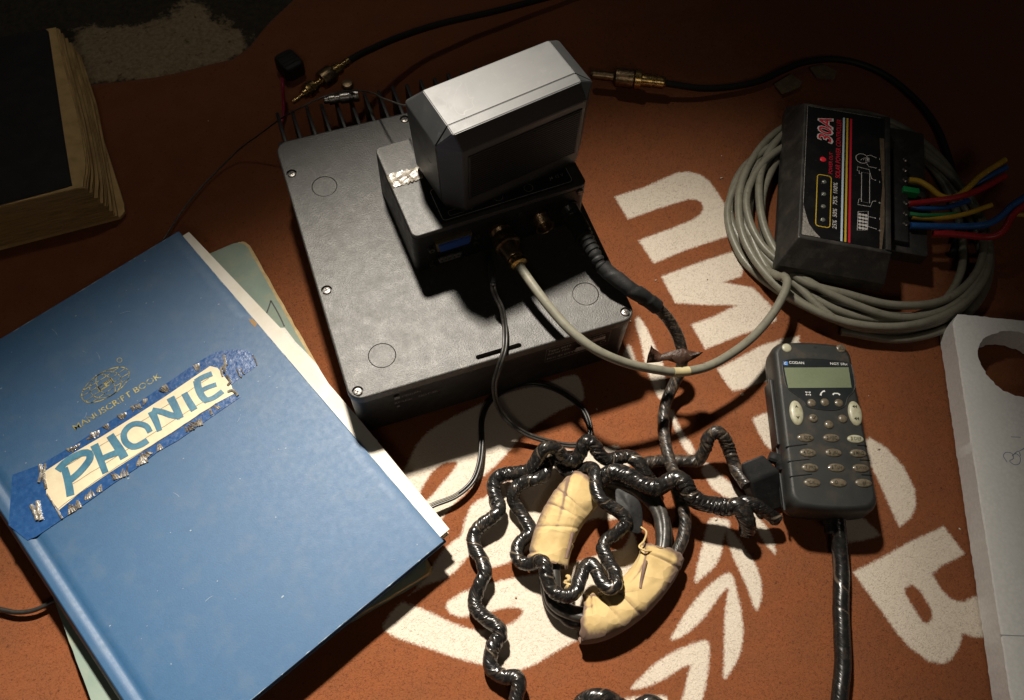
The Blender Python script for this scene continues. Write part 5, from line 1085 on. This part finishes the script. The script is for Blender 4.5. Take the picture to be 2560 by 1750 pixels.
for seg in (([(-7.76,8.34),(-7.81,7.6),(-8.03,6.92)], .1), ([(-7.9,6.66),(-7.75,6.08),(-7.97,5.84)], .1), ([(-7.64,7.54),(-8.15,7.28),(-8.18,6.65)], .08), ([(-7.45,4.82),(-7.71,5.33),(-8.07,5.34)], .1), ([(-5.68,6.79),(-5.68,7.22),(-5.77,7.69)], .05), ([(-21.13,3.89),(-21.13,3.12),(-21.34,2.63)], .12), ([(-20.8,3.87),(-20.98,2.98),(-20.92,2.01)], .1), ([(-21.56,1.3),(-21.55,0.56),(-21.46,-0.1)], .16), ([(-21.98,1.17),(-21.8,0.56),(-21.69,-0.02)], .14), ([(-20.38,0.26),(-20.26,-0.15),(-20.17,-0.43)], .07), ([(-20.92,1.64),(-20.63,0.89),(-20.39,0.17)], .05), ([(-7.12,6.94),(-7.01,6.37),(-6.91,6.17)], .05), ([(-6.84,6.96),(-6.75,6.5),(-6.64,6.35)], .04)):
    P3 = np.column_stack([np.array(seg[0]), (2.70, 2.74, 2.70)]); cr.add(tube(spline(P3, .08), seg[1], 6, raw=True))
obj('tape_crinkles', cr, M['foil'], tape_o, smooth=0)['kind'] = 'stuff'
# gold stamping
M['goldfoil'] = pm('worn_gold_stamp', (.52, .44, .16), .35, .6, (.10, .14, .16), 330, .42, .62)
gc = np.array([(-16.16,8.66)][0]); GF = frame2((gc[0], gc[1], 2.645), BX, BY)
gl = MB(); gl.add(ribbon(arc(0, 0, 1.8, 1.02, 0, 360, 48), .075))
for q in (.28, .62): gl.add(ribbon(arc(0, 0, 1.8*q, 1.02, 0, 360, 40), .055))
for q in (-.55, -.2, .2, .55): 
    hw = 1.8*math.sqrt(1-q*q); gl.add(ribbon([(x, q*1.02+.06*(x/hw)**2*np.sign(q)) for x in np.linspace(-hw, hw, 12)], .05))
gl.add(text('EFI', -.62, -.2, 1.2, .42, .02)); gl.add(ribbon(arc(1.75, 1.1, .17, .2, 0, 360, 14), .04))
obj('gold_globe_stamp', tr((gl.verts(), gl.f), GF), M['goldfoil'], bk, smooth=0)
q0_, q1_ = (np.array(q) for q in [(-18.61,5.71),(-12.32,7.99)]); dq = q1_-q0_
GT = frame2((q0_[0], q0_[1], 2.645), (*(dq/np.linalg.norm(dq)), 0), (-dq[1]/np.linalg.norm(dq), dq[0]/np.linalg.norm(dq), 0))
obj('gold_title', tr(text('MANUSCRIPT BOOK', 0, 0, float(np.linalg.norm(dq)), .48, .008), GT), M['goldfoil'], bk, smooth=0)
# specks, nicks and rubs on the cover
sk = MB(); g2 = np.random.default_rng(4)
for k in range(70):
    x, y = g2.uniform(1.5, 20.8), g2.uniform(.3, 32.4); r_ = g2.uniform(.018, .06); sk.add(tr(poly2(circ(r_, 6)*np.array((g2.uniform(.6, 1.8), 1))), frame2((0, 0, 0), (1, 0, 0), (0, 1, 0)))); sk.v[-1] = sk.v[-1]+np.array((x, y, 2.632+.05*math.sin(y*.1)*(x/21)**2))
for k in range(16):
    x, y, a_ = g2.uniform(2, 19), g2.uniform(1, 31), g2.uniform(0, 3.1); l_ = g2.uniform(.2, .9)
    pp = [(x+l_*t*math.cos(a_+.3*t), y+l_*t*math.sin(a_+.3*t)) for t in np.linspace(0, 1, 6)]; sk.add(ribbon(pp, .025)); sk.v[-1] = sk.v[-1]+np.array((0, 0, 2.634+.05*math.sin(y*.1)*(x/21)**2))
for e0, e1 in (((20.96, .2), (20.96, 32.5)), ((1.5, .03), (20.9, .03)), ((1.5, 32.7), (20.9, 32.7))):
    for k in range(18):
        t = g2.uniform(0, .93); q = t+g2.uniform(.01, .06); w_ = g2.uniform(.03, .08)
        a, b2 = np.array(e0)*(1-t)+np.array(e1)*t, np.array(e0)*(1-q)+np.array(e1)*q
        sk.add(ribbon([a, (a+b2)/2+g2.normal(0, .012, 2), b2], [.01, w_, .01])); y = a[1]; sk.v[-1] = sk.v[-1]+np.array((0, 0, 2.63+.05*math.sin(y*.1)*(a[0]/21)**2))
obj('scuff_marks', tr((sk.verts(), sk.f), BF), pm('rubbed_cloth', (.26, .33, .40), .7, 0, (.10, .17, .25), 300), bk, smooth=0)
# chip on the cover edge
obj('edge_chip', prism([(-5.44,10.78),(-5.13,10.75),(-4.91,10.26),(-5.13,9.99),(-5.33,10.4)], 2.60, 2.665), pm('bare_board', (.35, .22, .1), .9), bk, smooth=0)

# green notebook underneath
NX = np.array((.978, .206, 0)); NX /= np.linalg.norm(NX); NY = np.array((-NX[1], NX[0], 0)); NO = np.array((-4.38, 19.54, 0))-22.2*NX-31.5*NY
NF = frame2(NO, NX, NY)
nb = thing('green_notebook', 'pale green softback notebook lying under the blue book', 'notebook', tuple(NO), math.degrees(math.atan2(NX[1], NX[0])))
M['green'] = pm('pale_green_card', (.20, .265, .225), .75, 0, (.25, .31, .255), 40, .35, .7, bump=.12, bs=500, dust=(.34, .33, .21), ds=60, d0=.5, d1=.8)
M['oldpaper'] = pm('yellowed_paper', (.55, .42, .22), .85, 0, (.40, .28, .13), 160, .35, .7, bump=.2, bs=300)
def ragged(w_, h_, r, amp, seed, x0=0, y0=0):
    p = rrect(w_, h_, r, 6, x0+w_/2, y0+h_/2); q = []
    for i in range(len(p)):
        a, b2 = p[i], p[(i+1) % len(p)]; n = max(1, int(np.linalg.norm(b2-a)/.7))
        for t in range(n): q.append(a+(b2-a)*t/n)
    q = np.array(q); g = np.random.default_rng(seed); return q+g.normal(0, amp, q.shape)
for k in range(4): obj('page_leaves', tr(prism(ragged(22.2+.14-.05*k, 31.3, .5, .02, 70+k, 0, .1), .12+.16*k, .26+.16*k), NF), M['oldpaper'], nb, smooth=0)
obj('front_cover', tr(prism(ragged(22.1, 31.4, 1.0, .015, 80, -.05, .05), .80, .86), NF), M['green'], nb, smooth=0)
obj('back_cover', tr(prism(ragged(22.2, 31.5, .8, .015, 81), .04, .10), NF), M['green'], nb, smooth=0)
M['ink'] = pm('black_marker_ink', (.02, .025, .022), .6)
mk_ = MB()
for s0, s1 in (([(-4.58,11.46)][0], [(-3.64,13.07)][0]), ([(-3.64,13.07)][0], [(-3.16,10.46)][0])):
    pp = np.array([np.array(s0)*(1-t)+np.array(s1)*t+np.array((.05*math.sin(t*3), 0)) for t in np.linspace(0, 1, 8)]); mk_.add(ribbon(pp, .11))
mk_.v = [v+np.array((0, 0, .868)) for v in mk_.v]; obj('marker_letter', mk_, M['ink'], nb, smooth=0)

# old thick book, top left
ob = thing('old_thick_book', 'thick worn book with black cover and yellowed ragged pages', 'book', (-14, 25.2, 0))
M['agedpage'] = pm('aged_pages', (.66, .46, .20), .85, 0, (.50, .33, .13), 90, .35, .7, bump=.3, bs=400)
M['agededge'] = pm('aged_page_edges', (.60, .41, .17), .85, 0, (.32, .20, .08), 40, .38, .68, stretch=(1, 1, 60), bump=.7, bs=200)
M['coverblk'] = pm('black_leatherette', (.010, .010, .012), .55, 0, (.018, .018, .02), 80, bump=.3, bs=900)
nlay = 26
for k in range(nlay):
    t = k/(nlay-1); z0 = .42+3.78*t; 
    xr = -13.75-.95*t+.12*math.sin(k*1.7)+.05*rng.uniform(-1, 1); yb = 24.95+.55*t+.05*rng.uniform(-1, 1)
    yt = 43.9-.2*t; n = 26
    edge = [(xr+.28*math.sin(y*.25+.3)*t-.12*math.exp(-((y-yb)/1.2)**2)*3*t+(.5 if False else 0)-.55*max(0, (y-37.5)/6)*(1-t), y) for y in np.linspace(yb, yt, n)]
    poly = [(-30, yb)]+edge+[(-30, yt)]
    obj('page_gathering', prism(poly, z0, z0+3.78/(nlay-1)*.97), M['agededge'] if k < nlay-1 else M['agedpage'], ob, smooth=0)
obj('back_board', prism([(-30, 24.75), (-13.6, 25.05), (-13.15, 25.5), (-13.1, 26.4), (-14.0, 36.5), (-14.6, 43.9), (-30, 44.2)], .10, .38), M['agedpage'], ob, smooth=0)
cv_ = [(-22.15,43.9),(-19.63,43.7),(-15.9,43.63),(-15.68,43.27),(-15.74,36.85),(-15.79,30.88),(-15.8,27.21),(-15.78,25.83),(-17.67,25.72),(-21.15,25.58),(-23.43,25.53)]
obj('front_cover', prism(cv_, 4.24, 4.42), M['coverblk'], ob, smooth=0)

# ================================================================== POLYSTYRENE SLAB
PE = np.array((.907, -.421, 0)); PE /= np.linalg.norm(PE); PD = np.array((PE[1], -PE[0], 0)); PO = np.array((46.2, -5.35, 0))
PF = frame2(PO, PE, -PD)
m, nt, b = mat_new('expanded_polystyrene'); tc = nt.nodes.new('ShaderNodeTexCoord')
vo = nd(nt, 'ShaderNodeTexVoronoi', Scale=420); nt.links.new(tc.outputs['Object'], vo.inputs['Vector'])
n1 = nd(nt, 'ShaderNodeTexNoise', Scale=35, Detail=6); nt.links.new(tc.outputs['Object'], n1.inputs['Vector'])
c_ = mix(nt, ramp(nt, n1.outputs[0], .35, .75), (.93, .93, .915), (.87, .87, .855)); c_ = mix(nt, ramp(nt, vo.outputs['Distance'], .25, .8), c_, (.84, .84, .825))
nt.links.new(c_, b.inputs['Base Color']); b.inputs['Roughness'].default_value = .6
bp = nd(nt, 'ShaderNodeBump', Strength=.12, Distance=.0008, invert=True); nt.links.new(vo.outputs['Distance'], bp.inputs['Height']); nt.links.new(bp.outputs[0], b.inputs['Normal'])
M['eps'] = m
fo = thing('foam_slab', 'white polystyrene slab with a round cut-out at the right edge', 'foam slab', tuple(PO), math.degrees(math.atan2(PE[1], PE[0])))
def jag(p, amp, seed, stp=.35):
    q = []
    for i in range(len(p)):
        a, b2 = np.array(p[i]), np.array(p[(i+1) % len(p)]); n = max(1, int(np.linalg.norm(b2-a)/stp))
        for t in range(n): q.append(a+(b2-a)*t/n)
    q = np.array(q); g = np.random.default_rng(seed); return q+g.normal(0, amp, q.shape)
op = jag([(.55, 0), (30, 0), (30, -44), (0, -44), (0, -.9)], .018, 5)[::-1]
if area(op) < 0: op = op[::-1]
hole = np.array([(4.7+3.15*math.cos(a)*(1+.04*math.sin(3*a)), -3.95+2.85*math.sin(a)) for a in np.linspace(0, 2*math.pi, 72, endpoint=False)])+NR.normal(0, .035, (72, 2))
mb_ = MB(); c0 = op.mean(0)
ins_ = lambda p, d: np.array([q+np.array((np.clip((4-q[0])*.3, -1, 1), np.clip((-20-q[1])*.2, -1, 1)))*d for q in p])
mb_.add(loft([z3(op, .12), z3(op, 2.28), z3(ins_(op, .07), 2.38)], False, False)); mb_.add(cap_holes(op, [hole], .12, False)); mb_.add(cap_holes(ins_(op, .07), [hole], 2.38))
hh = hole[::-1]; mb_.add(loft([z3(hh, .12), z3(hh, 2.38)], False, False))
obj('slab', tr((mb_.verts(), mb_.f), PF), M['eps'], fo, smooth=30)
M['pen'] = pm('blue_pen', (.22, .25, .42), .6)
pen = MB(); pw = [(43.2,-17.42),(43.22,-16.93),(43.56,-16.75),(43.93,-16.97),(43.8,-17.33),(43.43,-17.4),(43.61,-17.76),(44.01,-17.79),(44.33,-17.41),(44.19,-17.06),(43.82,-17.14),(44.48,-16.95),(44.42,-17.34)]
pp = spline(np.column_stack([np.array(pw), np.zeros(len(pw))]), .1)[:, :2]; pen.add(ribbon(pp, .05)); pen.add(ribbon(np.array([(44.61,-15.83),(45.28,-16.09)]), .04)); pen.add(ribbon(np.array([(44.56,-16.98),(45.39,-16.86),(45.51,-17.3)]), .05))
pen.v = [v+np.array((0, 0, 2.39)) for v in pen.v]; obj('pen_scribble', pen, M['pen'], fo, smooth=0)
cl = ribbon(np.array([(35.76,-27.56),(36.59,-27.89),(38.27,-28.54)]), .06); obj('scored_line', (cl[0]+np.array((0, 0, 2.388)), cl[1]), pm('scored_foam', (.35, .35, .36), .8), fo, smooth=0)

# ================================================================== CONNECTORS AND CABLES BEHIND
B1 = [(2.37,28.33,5.2),(7.9,31.28,5.4)]; b1v = np.array(B1[1])-np.array(B1[0]); L1 = np.linalg.norm(b1v)
br1 = thing('brass_coax_adapter', 'shiny brass coaxial plug with bare centre pin behind the radio, upper left', 'connector', B1[0])
for nm, pf, mt in (('centre_pin', [(.02, 0), (.17, .03), (.19, .2), (.19, 1.1)], 'brass'), ('bayonet_ring', [(.3, 1.1), (.42, 1.12), (.42, 1.45), (.5, 1.5), (.64, 1.52), (.66, 1.9), (.62, 2.0), (.62, 2.35), (.45, 2.4)], 'brass'), ('neck', [(.4, 2.38), (.4, 2.75), (.34, 2.78), (.34, 2.9), (.44, 2.94), (.44, 3.1)], 'brass'), ('knurled_nut', [(.5, 3.08), (.76, 3.14), (.8, 3.3), (.8, 4.2), (.74, 4.36), (.5, 4.4)], 'oldbrass'), ('barrel', [(.5, 4.38), (.53, 4.42), (.53, 5.15), (.46, 5.2)], 'brass'), ('ferrule', [(.34, 5.18), (.34, L1), (.28, L1+.03)], 'brass')):
    pf = [(r, h*L1/6.2 if h < L1 else h) for r, h in pf]
    obj(nm, along(lathe(pf, 28), B1[0], b1v), M[mt], br1)
CX = [(7.79,31.22,5.4),(8.88,31.99,5.1),(10.42,32.95,4.6),(13.23,34.64,3.6),(17.41,36.19,2.6),(23.66,37.36,1.6),(31.04,38.41,1),(39.18,39.41,0.6)]
tag(obj('coax_cable', tube(CX, .30, 12, .3), M['black'], None, smooth=60, loc=CX[3][:2]+(0,)), 'black coaxial cable leading from the brass adapter toward the dark top edge', 'cable')
R2 = [(5.1,26.4,6.6),(7.41,26.18,6.6)]; r2v = np.array(R2[1])-np.array(R2[0])
rc = thing('rear_coax_plug', 'small steel coaxial plug on the back of the radio beside the brass adapter', 'connector', R2[0])
obj('plug_body', along(lathe([(.2, -.4), (.28, -.3), (.3, 0), (.42, .05), (.42, .5), (.32, .52), (.32, .9), (.46, .95), (.46, 1.7), (.38, 1.75), (.38, 1.95), (.5, 2.0), (.5, 2.4), (.4, 2.45)], 22), R2[0], r2v), M['steel'], rc)
p = np.array([(6.96,27.55,6.4)][0]); obj('latch_cap', move(lathe([(.5, 0), (.5, .25), (.42, .4), (.2, .45)], 18), p), M['oldbrass'], rc)
B2 = [(28.82,27.16,1.6),(35.05,24.25,1.5)]; b2v = np.array(B2[1])-np.array(B2[0]); L2 = np.linalg.norm(b2v)
br2 = thing('inline_coax_joint', 'dull brass inline coaxial joint right of the speaker on the dark blanket', 'connector', B2[0])
for nm, pf, mt in (('barrel', [(.3, 0), (.42, .03), (.42, .36), (.36, .37)], 'oldbrass'), ('coupling_nut', [(.5, .3), (.82, .33), (.85, .36), (.85, .56), (.78, .58), (.6, .585)], 'oldbrass'), ('flange', [(.6, .58), (.92, .585), (.92, .66), (.6, .665)], 'brass'), ('sleeve', [(.56, .66), (.58, .67), (.58, .82), (.52, .825), (.52, .84), (.56, .845), (.56, .97), (.42, 1.0)], 'brass')):
    obj(nm, along(lathe([(r, h*L2) for r, h in pf], 28), B2[0], b2v), M[mt], br2)
RC = [(34.75,24.39,1.5),(36.35,23.8,1.2),(38.57,23.15,0.8),(41.28,22.72,0.6),(44.12,22.61,0.6),(46.85,23.08,0.7),(49.05,23.3,0.8),(51.81,22.88,0.8),(54.17,21.61,0.7),(55.99,19.45,0.6),(57.1,16.18,0.5),(57.19,12.87,0.5),(56.33,9.49,0.5),(55.1,6.14,0.5),(53.23,2.71,0.5),(50.79,0.1,0.45)]
rcb = thing('rear_coax_cable', 'black coaxial cable arching behind the controller from the brass joint', 'cable', RC[6][:2]+(0,))
obj('cable', tube(RC, .31, 12, .3), M['black'], rcb, smooth=60)
M['masking'] = pm('dirty_masking_tape', (.13, .095, .05), .7, 0, (.20, .15, .085), 200, bump=.3, bs=400)
for q in ([(45.41,22.06),(47.5,22.71),(48.04,21.5),(47.52,21),(45.53,20.69)], [(49.66,22.95),(51.09,22.93),(51.88,21.73),(51.16,20.9),(49.67,21.57)]):
    tg = obj('tape_tag', prism(q, .22, .36), M['masking'], rcb, smooth=0)
pb = [(3.34,36.85,1.6)][0]
pw_ = thing('black_power_plug', 'black ribbed power plug in the dark behind the radio corner', 'plug', (pb[0], pb[1], 0), 20)
obj('plug_body', tr(rbox(2.0, 2.4, .2, 1.8, .5, .3), frame2((pb[0], pb[1], 0), (.94, .34, 0), (-.34, .94, 0))), M['black'], pw_)
for k in range(4): obj('grip_rib', tr(rbox(1.5, .14, 1.74, 1.86, .06, .04, 0, -.6+.4*k), frame2((pb[0], pb[1], 0), (.94, .34, 0), (-.34, .94, 0))), M['black'], pw_)
MW = [(2.25,34.27,2.2),(2.15,33.35,2.4),(2.02,32.97,2),(1.83,32.62,1.2),(1.55,31.82,0.6),(1.09,30.88,0.4)]
M['magenta'] = pm('magenta_insulation', (.30, .015, .05), .4)
tag(obj('magenta_wire', tube(MW, .15, 8, .2), M['magenta'], None, smooth=60, loc=MW[2][:2]+(0,)), 'magenta wire dropping from the black plug behind the radio', 'wire')

# crumbs and lint scattered on the blanket
cm = MB()
for pt in [(37.24,16.12),(36.11,13.85),(17.4,-3.27),(37.87,-8.86),(22.28,-13.98),(28.51,-5.64),(19.92,2.3),(38.71,-20.31),(30.37,4.64),(24.43,-6.31),(26.31,5.88),(6.93,-14.51),(11.07,-17),(-4.91,33.6),(-14.97,16.23),(22.87,3.05),(36.38,-12.98),(22.28,-7.75)]:
    r = rng.uniform(.05, .11); z = .06+float(hgt(np.array([pt[0]]), np.array([pt[1]]))[0])
    cm.add(tr(sphere(r, (0, 0, 0), 6, 4, (rng.uniform(.6, 1.6), rng.uniform(.6, 1.4), .7)), lambda v: v+np.array((pt[0], pt[1], z))))
ck = obj('crumbs', cm, pm('pale_crumbs', (.62, .55, .44), .8, 0, (.3, .22, .15), 300), None, smooth=0); ck['kind'] = 'stuff'; ck['label'] = 'tiny pale crumbs and lint on the blanket'
